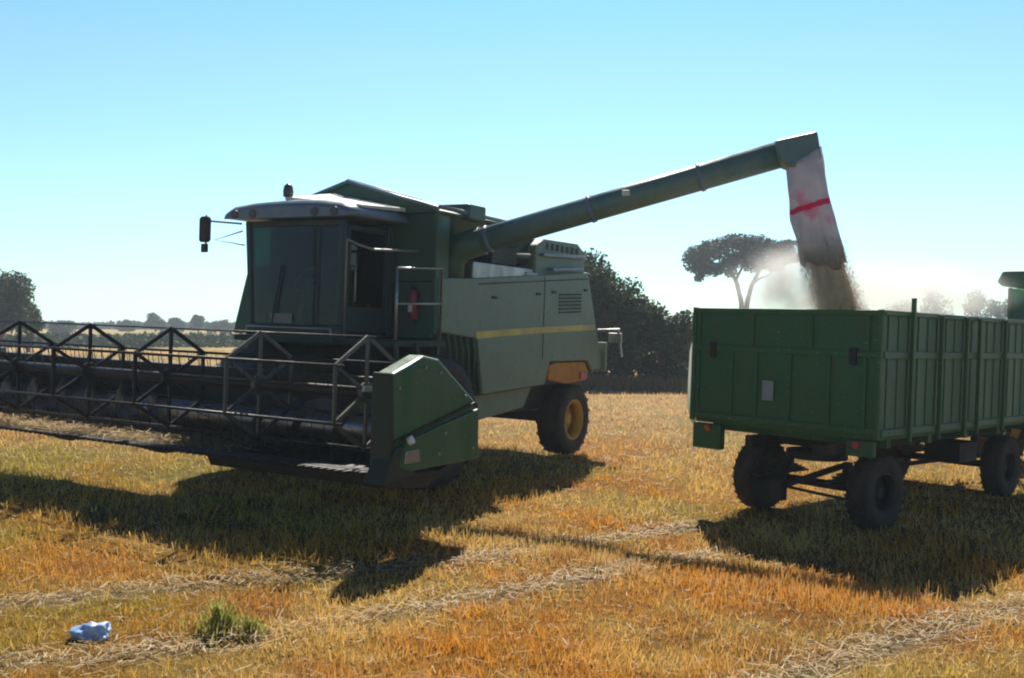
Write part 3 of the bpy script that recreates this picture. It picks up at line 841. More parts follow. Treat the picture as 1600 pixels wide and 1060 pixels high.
# falling grain: dense core and loose kernels around it
gp = [Vector((3.68, 12.03, 3.15)), Vector((3.77, 12.05, 2.85)), Vector((3.88, 12.07, 2.55)), Vector((3.98, 12.08, 2.25)), Vector((4.03, 12.08, 1.95))]
bm = bmesh.new(); rings = []; n = 28
for i in range(60):
    t = i/59; f = t*(len(gp)-1); k0 = min(int(f), len(gp)-2); c = gp[k0].lerp(gp[k0+1], f-k0)
    ring = []
    for k in range(n):
        a = 2*pi*k/n; q = Vector((cos(a)*1.2, sin(a)*1.2, t*2.2))
        rad = (.165 - .03*t) * (1 + .34*noise.noise(q*2.3) + .22*noise.noise(Vector((cos(a)*6, sin(a)*6, t*3))))
        ring.append(bm.verts.new(c + Vector((cos(a)*rad*1.1, sin(a)*rad, .0))))
    rings.append(ring)
for i in range(59):
    for k in range(n): bm.faces.new((rings[i][k], rings[i][(k+1) % n], rings[i+1][(k+1) % n], rings[i+1][k]))
# kernels
def kernel(c, s, dr):
    u = dr.normalized()*s*2.6; a = u.orthogonal().normalized()*s*.6; bb = a.cross(u).normalized()*s*.6
    v = [bm.verts.new(c+u), bm.verts.new(c+a), bm.verts.new(c+bb), bm.verts.new(c-a-bb), bm.verts.new(c-u)]
    for t in ((0,1,2),(0,2,3),(0,3,1),(4,2,1),(4,3,2),(4,1,3)): bm.faces.new([v[j] for j in t])
for _ in range(34000):
    t = random.random()**.8; f = t*(len(gp)-1); k0 = min(int(f), len(gp)-2); c = gp[k0].lerp(gp[k0+1], f-k0)
    a = random.uniform(0, 2*pi); rr = .10 + abs(random.gauss(0, .062)) * (1 + .5*t)
    off = Vector((cos(a)*rr*1.1 - .06*t*random.random(), sin(a)*rr, 0))
    if cos(a) < -.2: off.x -= abs(random.gauss(0, .05))
    kernel(c+off, random.uniform(.0035, .0065), Vector((.2+random.uniform(-.2, .2), random.uniform(-.2, .2), -1)))
me = bpy.data.meshes.new('falling_grain'); bm.to_mesh(me); bm.free(); me.materials.append(M['grain'])
o = bpy.data.objects.new('falling_grain', me); col.objects.link(o)
tag(o, 'brown stream of grain pouring from the sleeve into the trailer', 'grain', None, 'stuff')

# dust in the air
def dust(name, loc, scale, dens, label, seed, sharp=1.0, rot=0.):
    bm = bmesh.new(); bmesh.ops.create_icosphere(bm, subdivisions=3, radius=1)
    me = bpy.data.meshes.new(name); bm.to_mesh(me); bm.free()
    m, nt, out = new_mat(name); L = nt.links.new
    tc = nd(nt, 'ShaderNodeTexCoord')
    ln = nd(nt, 'ShaderNodeVectorMath', operation='LENGTH'); L(tc.outputs['Object'], ln.inputs[0])
    fall = nd(nt, 'ShaderNodeMapRange'); fall.interpolation_type = 'SMOOTHSTEP'
    fall.inputs[1].default_value = .98; fall.inputs[2].default_value = .1; fall.inputs[3].default_value = 0; fall.inputs[4].default_value = 1
    L(ln.outputs['Value'], fall.inputs[0])
    g = nd(nt, 'ShaderNodeNewGeometry')
    no = nd(nt, 'ShaderNodeTexNoise', Scale=2.2, Detail=4., Roughness=.6); no.noise_dimensions = '4D'; no.inputs['W'].default_value = seed
    L(g.outputs['Position'], no.inputs['Vector'])
    mr = nd(nt, 'ShaderNodeMapRange'); mr.inputs[1].default_value = .40; mr.inputs[2].default_value = .68; L(no.outputs['Fac'], mr.inputs[0])
    mu = nd(nt, 'ShaderNodeMath', operation='MULTIPLY'); L(fall.outputs[0], mu.inputs[0]); L(mr.outputs[0], mu.inputs[1])
    m2 = nd(nt, 'ShaderNodeMath', operation='MULTIPLY'); m2.inputs[1].default_value = dens; L(mu.outputs[0], m2.inputs[0])
    v = nd(nt, 'ShaderNodeVolumePrincipled'); v.inputs['Color'].default_value = (.80, .79, .76, 1); v.inputs['Anisotropy'].default_value = .3
    L(m2.outputs[0], v.inputs['Density']); L(v.outputs[0], out.inputs['Volume'])
    me.materials.append(m)
    o = bpy.data.objects.new(name, me); col.objects.link(o); o.location = loc; o.scale = scale; o.rotation_euler.z = rot
    tag(o, label, 'dust', None, 'stuff')
dust('dust_cloud', (3.45, 12.1, 2.58), (1.08, .9, .62), 6.0, 'pale dust billowing round the falling grain', 1.)
dust('dust_drift', (5.4, 13.6, 2.55), (2.9, 1.2, .54), 2.5, 'thin grey dust drifting along above the trailer', 4., rot=R(42))

# ================================================================== TRACTOR in front of the trailer
TC = empty('tractor', T3 @ Matrix.Translation((.45, 8.2, 0)) @ Matrix.Scale(1.12, 4))
tag(TC, 'green tractor coupled ahead of the grain trailer', 'tractor')
b = MB(); b.box(-.22, .22, -.6, 2.9, .65, 1.05); b.box(-.12, .12, -1.0, -.5, .5, .62); b.box(-.75, .75, -.15, .15, .7, .95); b.box(-.7, .7, 2.3, 2.45, .5, .62)
b.build('chassis', M['black'], TC, .02)
b = MB(); b.prism([(.95, 1.05), (.95, 1.75), (2.2, 1.68), (3.0, 1.50), (3.1, 1.05)], -.36, .36); b.build('bonnet', M['tractor'], TC, .04)
b = MB()
b.box(-.72, .72, -.6, .9, 1.05, 1.35)
for x, y in ((-.74, -.62), (.68, -.62), (-.74, .86), (.68, .86)): b.box(x, x+.06, y, y+.06, 1.35, 2.66)
tcab = b.build('cab', M['tractor'], TC, .015)
b = MB(); b.prism([(-.78, 2.67), (-.86, 2.74), (-.78, 2.90), (.78, 2.90), (.86, 2.74), (.78, 2.67)], -.74, 1.0, 'y'); b.build('roof', M['tractor'], tcab, .03)
for args in ((-.68, .68, -.60, -.59), (-.68, .68, .88, .89), (-.73, -.72, -.55, .85), (.72, .73, -.55, .85)):
    b = MB(); b.box(args[0], args[1], args[2], args[3], 1.36, 2.65); b.build('window', M['glass_clear'], tcab)
for s in (-1, 1):
    b = MB()
    pr = [(-.85, 1.0), (-.78, 1.35), (-.5, 1.62), (.35, 1.66), (.7, 1.4), (.66, 1.38), (.33, 1.62), (-.48, 1.58), (-.74, 1.33), (-.81, 1.0)]
    b.prism(pr, min(s*.76, s*1.2), max(s*.76, s*1.2)); b.build('mudguard', M['tractor'], TC, .01)
    wheel('rear_wheel', TC, s*.98, 0, .78, .78, .42, s, 20)
    wheel('front_wheel', TC, s*.85, 2.37, .5, .5, .3, s, 18)
b = MB(); b.tube([(.4, 1.3, 1.6), (.4, 1.3, 2.45)], .04, 10); b.build('exhaust_pipe', M['black'], TC)
b = MB(); b.box(-.25, .25, .0, .1, 1.75, 2.3); b.box(-.25, .25, .05, .5, 1.62, 1.76); b.box(-.15, .15, .1, .35, 1.352, 1.62); b.build('driver_seat', M['interior'], tcab, .04)

# ================================================================== GROUND
tracks = [
    [(-7, 6.0), (-3.63, 7.09), (-2.05, 8.01), (-.56, 8.76), (.5, 9.5), (2.0, 10.8)],
    [(-4, 5.6), (-2.4, 6.1), (-1.38, 6.74), (.0, 7.9), (1.13, 8.87), (1.9, 9.3)],
    [(.2, 5.0), (1.76, 6.11), (3.0, 7.21), (4.04, 7.9), (6.5, 9.6)],
]
def seg_dist(P, a, b_):
    a, b_ = np.array(a), np.array(b_); ab = b_ - a
    t = np.clip(((P - a) @ ab) / (ab @ ab), 0, 1)
    return np.linalg.norm(P - (a + t[:, None]*ab), axis=1)
def track_mask(P, w=.16):
    dmin = np.full(len(P), 9.)
    for tr in tracks:
        for a, b_ in zip(tr[:-1], tr[1:]): dmin = np.minimum(dmin, seg_dist(P, a, b_))
    return np.exp(-(dmin/w)**2) * np.clip(fbm(P, 1.3, 4)*2.6-.6, 0, 1)*.75
tabs = [rng.random((64, 64)) for _ in range(8)]
def vnoise(P, s, k):
    q = P*s + 100; i = np.floor(q).astype(int); f = q - i; f = f*f*(3-2*f); T = tabs[k]
    g = lambda a, c: T[a % 64, c % 64]
    return (g(i[:,0], i[:,1])*(1-f[:,0])+g(i[:,0]+1, i[:,1])*f[:,0])*(1-f[:,1]) + (g(i[:,0], i[:,1]+1)*(1-f[:,0])+g(i[:,0]+1, i[:,1]+1)*f[:,0])*f[:,1]
def fbm(P, s, k): return .5*vnoise(P, s, k) + .3*vnoise(P, s*2.1, (k+1) % 8) + .2*vnoise(P, s*4.3, (k+2) % 8)
gz_v = np.vectorize(gz)
def field_colour(P):
    """the dry stubble's own colour, patch by patch"""
    n1, n2, n3 = fbm(P, .75, 0), fbm(P, 1.7, 3), fbm(P, .35, 5)
    orange = np.array((.66, .31, .045)); straw = np.array((.74, .47, .13)); olive = np.array((.44, .36, .06)); pale = np.array((.68, .50, .28)); rust = np.array((.50, .23, .05))
    sm = lambda v, a, b_: np.clip((v-a)/(b_-a), 0, 1)[:, None]
    c = orange + (straw-orange)*sm(n1, .42, .62)
    c = c + (rust-c)*sm(n2, .60, .78)*.75
    left = np.exp(-((P[:,0]+6)/4.5)**2)*np.exp(-((P[:,1]-12)/6.)**2)
    ol = sm(n3 + .30*left, .55, .80)
    c = c + (olive-c)*ol*.8
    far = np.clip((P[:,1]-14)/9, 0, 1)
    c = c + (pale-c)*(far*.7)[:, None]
    grn = np.clip((P[:,1]-20)/30, 0, 1)*(P[:,0] < -4)
    c = c + (np.array((.30, .29, .12))-c)*(grn*sm(n3, .4, .6)[:, 0]*.8)[:, None]
    tm = track_mask(P)[:, None]*.8
    c = c + (np.array((.50, .45, .34))-c)*tm
    return c
# non-uniform grid
def axis(lo, hi, near_lo, near_hi, step, grow):
    v = list(np.arange(near_lo, near_hi, step)); s = step; x = near_hi
    while x < hi: v.append(x); s *= grow; x += s
    v.append(hi); s = step; x = near_lo; pre = []
    while x > lo: s *= grow; x -= s; pre.append(max(x, lo))
    return np.array(sorted(set(pre)) + v)
gx = axis(-900, 900, -14, 14, .12, 1.12); gy = axis(-40, 1500, 3.5, 24, .12, 1.10)
XX, YY = np.meshgrid(gx, gy); GP = np.stack([XX.ravel(), YY.ravel()], 1)
gzv = gz_v(GP[:,0], GP[:,1])
nearf = np.clip(1 - (GP[:,1]-30)/20, 0, 1)
gzv = gzv + nearf*(.05*(fbm(GP, 1.4, 2)-.5) - .035*track_mask(GP, .14))
V = np.column_stack([GP, gzv]); NX, NY = len(gx), len(gy)
ii = np.arange(NX*NY).reshape(NY, NX)
F4 = np.stack([ii[:-1, :-1], ii[:-1, 1:], ii[1:, 1:], ii[1:, :-1]], -1).reshape(-1)
def ground_mat():
    m, nt, out = new_mat('stubble_soil'); L = nt.links.new
    a = nd(nt, 'ShaderNodeVertexColor'); a.layer_name = 'tint'
    g = nd(nt, 'ShaderNodeNewGeometry')
    n1 = nd(nt, 'ShaderNodeTexNoise', Scale=9., Detail=8., Roughness=.72); L(g.outputs['Position'], n1.inputs['Vector'])
    n2 = nd(nt, 'ShaderNodeTexNoise', Scale=.35, Detail=6., Roughness=.7); L(g.outputs['Position'], n2.inputs['Vector'])
    r1 = ramp(nt, [(.3, (.42, .36, .30)), (.55, (.85, .82, .78)), (.75, (1.15, 1.12, 1.05))]); L(n1.outputs['Fac'], r1.inputs[0])
    r2 = ramp(nt, [(.35, (.72, .78, .70)), (.65, (1.1, 1.05, 1.0))]); L(n2.outputs['Fac'], r2.inputs[0])
    m1 = nd(nt, 'ShaderNodeMixRGB', blend_type='MULTIPLY'); m1.inputs[0].default_value = 1; L(a.outputs[0], m1.inputs[1]); L(r1.outputs[0], m1.inputs[2])
    m2 = nd(nt, 'ShaderNodeMixRGB', blend_type='MULTIPLY'); m2.inputs[0].default_value = 1; L(m1.outputs[0], m2.inputs[1]); L(r2.outputs[0], m2.inputs[2])
    p = nd(nt, 'ShaderNodeBsdfPrincipled', Roughness=.95); p.inputs['Specular IOR Level'].default_value = .1; L(m2.outputs[0], p.inputs['Base Color'])
    b = nd(nt, 'ShaderNodeBump', Strength=.7, Distance=.06); L(n1.outputs['Fac'], b.inputs['Height']); L(b.outputs[0], p.inputs['Normal'])
    L(p.outputs[0], out.inputs[0]); return m
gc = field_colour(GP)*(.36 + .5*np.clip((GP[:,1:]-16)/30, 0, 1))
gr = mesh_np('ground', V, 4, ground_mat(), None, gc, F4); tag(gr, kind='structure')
for p_ in (): pass

# stubble blades
def blades(name, N, r0, r1, amin, amax, hmul, wmul, label, lean=.35, seedk=0):
    u = rng.random(N); r = r0*np.exp(u*np.log(r1/r0)); a = rng.uniform(amin, amax, N)
    P = np.stack([r*np.sin(a), r*np.cos(a)], 1)
    cl = rng.normal(0, .035, (N, 2)); P = P + cl
    tm = track_mask(P); keep = rng.random(N) > tm*.75
    P = P[keep]; r = r[keep]; tm = tm[keep]; N = len(P)
    z = gz_v(P[:,0], P[:,1]) + .05*(fbm(P, 1.4, 2)-.5) - .035*tm
    hn = fbm(P, 1.1, 6)
    h = (.03 + .095*rng.random(N)**1.4) * (.25 + 1.0*hn + .9*np.clip(fbm(P, 3.3, 1)-.45, 0, 1)*2) * hmul * (1-.7*tm)
    w = np.maximum(.0026, .00062*r) * rng.uniform(.7, 1.4, N) * wmul
    az = rng.uniform(0, 2*pi, N); ln = rng.exponential(lean, N).clip(0, 2.2) + tm*1.2
    d = np.stack([np.cos(az)*np.sin(ln), np.sin(az)*np.sin(ln), np.abs(np.cos(ln))*.95+.08], 1)*h[:, None]
    sa = rng.uniform(0, 2*pi, N); sd = np.stack([np.cos(sa), np.sin(sa)*.4, np.zeros(N)], 1)*w[:, None]
    B = np.column_stack([P, z-.01])
    bend = np.column_stack([np.cos(az), np.sin(az), -.3*np.ones(N)])*h[:, None]*rng.uniform(0, .35, N)[:, None]
    V = np.stack([B-sd, B+sd, B+d+sd*.25+bend, B+d-sd*.25+bend], 1).reshape(-1, 3)
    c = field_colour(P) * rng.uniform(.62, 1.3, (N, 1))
    palem = rng.random(N) < .08 + .32*np.clip((fbm(P, 3.1, 5)-.52)*4, 0, 1)
    c[palem] = c[palem]*.5 + np.array((.74, .56, .30))*.5
    gm = rng.random(N) < .30*np.clip((fbm(P, 1.9, 7)-.52)*5, 0, 1)
    c[gm] = c[gm]*.45 + np.array((.30, .34, .12))*.5
    c = np.clip(c, 0, .85)
    o = mesh_np(name, V, 4, M['blade'], None, np.repeat(c, 4, 0)); tag(o, label, 'stubble', None, 'stuff')
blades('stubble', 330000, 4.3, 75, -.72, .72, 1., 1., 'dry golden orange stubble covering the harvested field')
# ragged taller stalks added to break up the unloading pipe's shadow
N = 9000
t = rng.random((N, 1)); P = np.array((-.7, 9.95))*(1-t) + np.array((3.1, 7.75))*t + rng.normal(0, .24, (N, 2))
P = P[rng.random(len(P)) < np.clip((fbm(P, 1.5, 3)-.40)*5, .03, 1)]; N = len(P)
z = gz_v(P[:,0], P[:,1]); h = rng.uniform(.04, .15, N)*(.5 + .8*fbm(P, 2.6, 2)); az = rng.uniform(0, 2*pi, N); ln = rng.exponential(.3, N)
d = np.stack([np.cos(az)*np.sin(ln), np.sin(az)*np.sin(ln), np.cos(ln)], 1)*h[:, None]
sd_ = np.stack([np.ones(N), rng.uniform(-.5, .5, N), np.zeros(N)], 1)*rng.uniform(.003, .006, N)[:, None]
B = np.column_stack([P, z-.01]); V = np.stack([B-sd_, B+sd_, B+d+sd_*.3, B+d-sd_*.3], 1).reshape(-1, 3)
c = field_colour(P)*rng.uniform(.6, 1.2, (N, 1)); k = rng.random(N) < .45; c[k] = c[k]*.45 + np.array((.66, .52, .28))*.5; c = np.clip(c, 0, .85)
o = mesh_np('shadow_break_stubble', V, 4, M['blade'], None, np.repeat(c, 4, 0)); tag(o, 'ragged taller stalks added to break the pipe shadow between harvester and trailer', 'stubble', None, 'stuff')
# loose litter on the ground
fsn = 8000
u = rng.random(fsn); rr = 4.3*np.exp(u*np.log(28/4.3)); aa = rng.uniform(-.7, .7, fsn)
P = np.stack([rr*np.sin(aa), rr*np.cos(aa)], 1)
# extra litter along the tracks
ext = []
for tr in tracks[:3]:
    for a, b_ in zip(tr[:-1], tr[1:]):
        k = 380; t = rng.random((k, 1)); ext.append(np.array(a)*(1-t)+np.array(b_)*t + rng.normal(0, .15, (k, 2)))
P = np.concatenate([P]+ext); n = len(P)
z = gz_v(P[:,0], P[:,1]) + rng.uniform(.0, .05, n)
az = rng.uniform(0, 2*pi, n); l = rng.uniform(.04, .14, n); el = rng.uniform(-.1, .35, n)
d = np.stack([np.cos(az)*np.cos(el), np.sin(az)*np.cos(el), np.sin(el)], 1)*l[:, None]
s_ = np.stack([-np.sin(az), np.cos(az), rng.uniform(-.5, .5, n)], 1)*np.maximum(.0028, .0004*P[:,1])[:, None]
B = np.column_stack([P, z])
V = np.stack([B-s_, B+s_, B+d+s_, B+d-s_], 1).reshape(-1, 3)
c = np.array([(.70, .56, .34), (.60, .46, .26), (.55, .48, .34), (.62, .40, .17)])[rng.integers(0, 4, n)]*rng.uniform(.7, 1.15, (n, 1))
o = mesh_np('straw_litter', V, 4, M['blade'], None, np.repeat(c, 4, 0)); tag(o, 'pale chopped straw scattered over the stubble', 'straw', None, 'stuff')

# green weeds and the blue scrap
def weed(x, y, h, n, label, spread=.2, mat='weed'):
    z0 = gz(x, y); V = []
    for _ in range(n):
        a = random.uniform(0, 2*pi); r_ = abs(random.gauss(0, spread)); bx, by = x + r_*cos(a)*.5, y + r_*sin(a)*.5
        a2 = random.uniform(0, 2*pi); hh = h*random.uniform(.35, 1)*(1-.5*min(1, r_/(spread*2))); ln = random.uniform(.05, .6)
        w = random.uniform(.004, .009); sx, sy = cos(a2+pi/2)*w, sin(a2+pi/2)*w
        p0 = (bx, by, z0-.02); p1 = (bx+cos(a2)*hh*ln*.35, by+sin(a2)*hh*ln*.35, z0+hh*.6); p2 = (bx+cos(a2)*hh*ln, by+sin(a2)*hh*ln, z0+hh)
        V += [(p0[0]-sx, p0[1]-sy, p0[2]), (p0[0]+sx, p0[1]+sy, p0[2]), (p1[0]+sx, p1[1]+sy, p1[2]), (p1[0]-sx, p1[1]-sy, p1[2]),
              (p1[0]-sx, p1[1]-sy, p1[2]), (p1[0]+sx, p1[1]+sy, p1[2]), (p2[0]+sx*.1, p2[1]+sy*.1, p2[2]), (p2[0]-sx*.1, p2[1]-sy*.1, p2[2])]
    V = np.array(V); V[:, :2] -= (x, y); V[:, 2] -= z0
    o = mesh_np('weed', V, 4, M[mat]); o.location = (x, y, z0); tag(o, label, 'weed', 'weeds standing in the stubble'); return o
weed(-1.93, 6.62, .30, 210, 'bright green weed tuft, tallest of those in the foreground stubble', .19)
weed(-1.72, 6.58, .17, 130, 'low green weed just beside the tall bright tuft', .12)
weed(-4.15, 10.0, .24, 420, 'grey green weed clump at the edge of the header shadow', .22, 'leaf_pale')

x, y = -2.68, 6.42; z = gz(x, y)
bm = bmesh.new(); bmesh.ops.create_icosphere(bm, subdivisions=4, radius=.1)
for v in bm.verts:
    q = v.co.copy(); k = 1 + .55*noise.noise(q*16) + .3*noise.noise(q*37+Vector((3, 3, 3)))
    v.co = Vector((q.x*1.25*k, q.y*.8*k, max(q.z*.72*k, -.03)))
for f in bm.faces: f.smooth = True
me = bpy.data.meshes.new('plastic_bag'); bm.to_mesh(me); bm.free()
me.materials.append(paint('pale_blue_film', (.22, .40, .78), dust=(.6, .72, .9), amount=.5, rough=.25, scale=14, bump=0))
o = bpy.data.objects.new('plastic_bag', me); col.objects.link(o); o.location = (x, y, z+.03)
tag(o, 'crumpled pale blue plastic bag lying in the stubble', 'plastic bag')

# ================================================================== VEGETATION
def crown_mesh(name, clumps, nleaf, leaf, mat, parent):
    """clumps: list of (cx,cy,cz, rx,ry,rz, weight)"""
    w = np.array([c[6] for c in clumps]); w = w/w.sum()
    k = rng.choice(len(clumps), nleaf, p=w); C = np.array([c[:3] for c in clumps])[k]; S = np.array([c[3:6] for c in clumps])[k]
    d = rng.normal(0, 1, (nleaf, 3)); d /= np.linalg.norm(d, axis=1)[:, None]
    rad = rng.random(nleaf)**.45
    P = C + d*S*rad[:, None]
    # uneven: push by coarse noise
    P += rng.normal(0, .05, P.shape)*S
    n = rng.normal(0, 1, (nleaf, 3)); n[:, 2] = np.abs(n[:, 2])+.3; n /= np.linalg.norm(n, axis=1)[:, None]
    t = np.cross(n, rng.normal(0, 1, (nleaf, 3))); t /= np.linalg.norm(t, axis=1)[:, None]; bt = np.cross(n, t)
    s = leaf*rng.uniform(.5, 1.3, nleaf)[:, None]
    V = np.stack([P - t*s*.5, P + bt*s*.32, P + t*s*.6, P - bt*s*.32], 1).reshape(-1, 3)
    return mesh_np(name, V, 4, mat, parent)

def trunk_mesh(parent, paths, n=8):
    b = MB()
    for pts, r0, r1 in paths:
        m_ = len(pts); b.tube(pts, [r0 + (r1-r0)*i/(m_-1) for i in range(m_)], n)
    return b.build('trunk', M['bark'], parent)

def make_tree(x, y, h, width, label, cat='tree', nleaf=5000, leaf=.22, mat='leaf_oak', trunk_h=.35, lobes=14, group=None, name='tree', flat=.5, seed=0, low=False):
    random.seed(seed+100)
    root = empty(name, Matrix.Translation((x, y, gz(x, y)))); tag(root, label, cat, group)
    clumps = []; paths = []
    th = h*trunk_h
    paths.append(([(0, 0, -.2), (.05*width*random.uniform(-1, 1), 0, th*.5), (0, 0, th)], width*.045+.05, width*.03+.03))
    for i in range(lobes):
        a = random.uniform(0, 2*pi); rr = width*.5*math.sqrt(random.random())*.72
        zz = th + (h-th)*(random.uniform(.12, .8) if not low else random.uniform(.0, .8))
        lim = math.sqrt(max(.1, 1-((zz-th)/(h-th))**2*.75)); rr *= lim
        r_ = width*random.uniform(.12, .21)
        cx, cy = rr*cos(a), rr*sin(a)
        cz = min(zz, h - r_*flat*1.2)
        clumps.append((cx, cy, cz, r_, r_, r_*flat*1.25, r_**2))
        if i < 7: paths.append(([(0, 0, th*.75), (cx*.5, cy*.5, th + (cz-th)*.4), (cx, cy, cz)], width*.022+.02, .02))
    clumps.append((0, 0, th+(h-th)*.5, width*.28, width*.28, (h-th)*.36, (width*.28)**2))
    trunk_mesh(root, paths)
    crown_mesh('crown', clumps, nleaf, leaf, M[mat], root)
    return root

# bushes behind the harvester (about 36 m away)
def X(px, d): return (px-800)/1570*d
make_tree(X(890, 37), 37, 5.6, 5.2, 'tall dark bush rising straight behind the rear of the harvester', 'bush', 16000, .17, 'leaf_bush', .08, 22, 'dark bushes behind the harvester', 'bush', .8, 1, True)
make_tree(X(975, 36), 36, 4.4, 3.9, 'rounded dark bush between the harvester and the trailer', 'bush', 14000, .15, 'leaf_bush', .05, 22, 'dark bushes behind the harvester', 'bush', .9, 2, True)
make_tree(X(1035, 36), 35.5, 3.2, 2.6, 'lower bush nearest the trailer, lighter green at its top', 'bush', 8000, .14, 'leaf_bush', .05, 16, 'dark bushes behind the harvester', 'bush', .9, 3, True)
make_tree(X(1066, 37), 38, 2.9, 1.9, 'pale yellowish green bush peeping out behind the trailer edge', 'bush', 4000, .14, 'leaf_pale', .05, 10, 'dark bushes behind the harvester', 'bush', .9, 4, True)
make_tree(X(930, 38), 38.5, 2.6, 4.5, 'low dark bush filling the gap under the tall bushes', 'bush', 8000, .15, 'leaf_bush', .03, 14, 'dark bushes behind the harvester', 'bush', .9, 5, True)

# umbrella pine, about 100 m away
random.seed(5)
D = 100; px0 = 1160
UP = empty('umbrella_pine', Matrix.Translation((X(px0, D), D, gz(X(px0, D), D)))); tag(UP, 'umbrella shaped pine with forked trunk standing alone beyond the trailer', 'pine tree')
s = D/1570
def U(px, py): return ((px-px0)*s, random.uniform(-.5, .5), (508-py)*s + 2.1)
trunk_mesh(UP, [([(0, 0, -.2), U(1160, 500), U(1159, 470), U(1152, 440), U(1140, 415)], .34, .16), ([U(1164, 505), U(1169, 470), U(1172, 446), U(1184, 425), U(1196, 405)], .30, .13),
                ([U(1172, 446), U(1186, 434), U(1202, 428)], .16, .08), ([U(1153, 445), U(1146, 430), U(1122, 414)], .18, .08), ([U(1150, 435), U(1160, 412), U(1168, 395)], .16, .06), ([U(1140, 415), U(1110, 408), U(1090, 405)], .14, .05)])
cl = []
for px, py, rx, rz, ry in [(1085, 402, 15, 20, 2.2), (1098, 418, 15, 13, 1.6), (1100, 396, 18, 16, 2.2), (1115, 420, 15, 10, 1.6), (1122, 385, 22, 16, 2.6), (1138, 408, 18, 14, 2.2), (1150, 378, 24, 14, 3.), (1160, 402, 20, 14, 2.4),
                           (1178, 380, 24, 15, 3.), (1182, 410, 17, 13, 2.), (1200, 390, 22, 16, 2.6), (1205, 412, 17, 11, 2.), (1222, 396, 17, 16, 2.2), (1225, 383, 14, 8, 1.6), (1140, 425, 9, 7, 1.2), (1094, 432, 8, 6, 1.), (1238, 402, 9, 9, 1.)]:
    x_, _, z_ = U(px, py); cl.append((x_, random.uniform(-1.4, 1.4), z_, rx*s*1.08, ry*1.1, rz*s*1.08, rx*rz))
crown_mesh('crown', cl, 15000, .30, M['leaf_pine'], UP)

# tree at the far left edge
make_tree(X(2, 60), 60, 5.1, 4.7, 'dark leafy tree at the very left edge of the field', 'tree', 12000, .2, 'leaf_oak', .25, 20, None, 'tree', .8, 8)
make_tree(X(45, 66), 66, 3.6, 2.6, 'smaller round tree leaning out beside the dark left edge tree', 'tree', 5000, .2, 'leaf_oak', .15, 12, None, 'tree', .8, 9, True)

# small trees along the far edge of the field
far = [(95, 150, 2.2, 6, 'first low tree right of the leafy tree at the left edge'), (205, 190, 2.3, 5, 'small tree left of the tallest one on the far skyline, left of the cab'),
       (243, 190, 3.7, 4.6, 'tallest small tree on the skyline left of the harvester cab'), (275, 195, 3.1, 4.2, 'round tree just right of the tallest one on the left skyline'),
       (309, 185, 3.5, 3.2, 'narrow upright tree on the skyline left of the cab'), (345, 175, 2.4, 6, 'broad low tree on the skyline nearest the cab shield'),
       (1340, 150, 5.6, 9, 'hazy tree right behind the falling grain'), (1400, 155, 6.2, 10, 'broad hazy tree just right of the falling grain'), (1465, 150, 8.0, 8, 'hazy tall tree above the middle of the trailer'),
       (1521, 140, 7.8, 5.6, 'dark round tree left of the tractor cab'), (1255, 160, 4.6, 8, 'low hazy tree between the pine and the sleeve'), (1110, 165, 4.2, 8, 'low hazy tree left below the umbrella pine'), (1575, 150, 6.5, 8, 'hazy tree hidden mostly behind the tractor cab')]
for i, (px, d, h, w, lb) in enumerate(far):
    make_tree(X(px, d), d, h, w, lb, 'tree', 2200, .42, 'leaf_oak', .18, 10, 'small trees along the far edge of the field', 'tree', .8, 20+i, True)

# far scrub along the field edge and the low wooded rise
def scrub(name, label, x0, x1, yfun, hfun, n, leaf, mat):
    xs = rng.uniform(x0, x1, n); ys = yfun(xs) + rng.uniform(-5, 5, n)
    P2 = np.stack([xs, ys], 1); hh = hfun(xs)*(.55+.9*fbm(P2, .11, 1)); z = gz_v(xs, ys) + hh*rng.random(n)**.8
    P = np.column_stack([P2, z])
    nn = rng.normal(0, 1, (n, 3)); nn /= np.linalg.norm(nn, axis=1)[:, None]; t = np.cross(nn, rng.normal(0, 1, (n, 3))); t /= np.linalg.norm(t, axis=1)[:, None]; bt = np.cross(nn, t)
    s = leaf*rng.uniform(.5, 1.4, n)[:, None]
    V = np.stack([P-t*s*.5, P+bt*s*.35, P+t*s*.5, P-bt*s*.35], 1).reshape(-1, 3)
    o = mesh_np(name, V, 4, M[mat]); tag(o, label, 'scrub', None, 'stuff')
scrub('far_scrub', 'dark scrub running along the far edge of the field', -95, 110, lambda x: 90 + .04*x, lambda x: 1.05 + 0*x, 26000, .55, 'leaf_oak')
scrub('far_wood', 'bluish far wood along the skyline', -260, 260, lambda x: 240 + 0*x, lambda x: 1.5 + 0*x, 26000, 1.1, 'leaf_oak')
# long dry grass at the feet of the bushes
N_ = 9000
xs = rng.uniform(-1, 12, N_); ys = rng.uniform(33.2, 35.4, N_); P2 = np.stack([xs, ys], 1)
h_ = rng.uniform(.15, .55, N_); B = np.column_stack([P2, gz_v(xs, ys)]); w_ = .018
d = np.column_stack([rng.normal(0, .1, N_), rng.normal(0, .1, N_), h_]); V = np.stack([B-[w_,0,0], B+[w_,0,0], B+d+[w_*.2,0,0], B+d-[w_*.2,0,0]], 1).reshape(-1, 3)
c = np.array([(.20, .15, .07), (.28, .20, .10), (.12, .12, .05)])[rng.integers(0, 3, N_)]
o = mesh_np('dry_grass', V, 4, M['blade'], None, np.repeat(c, 4, 0)); tag(o, 'tall brown grass at the foot of the dark bushes', 'grass', None, 'stuff')

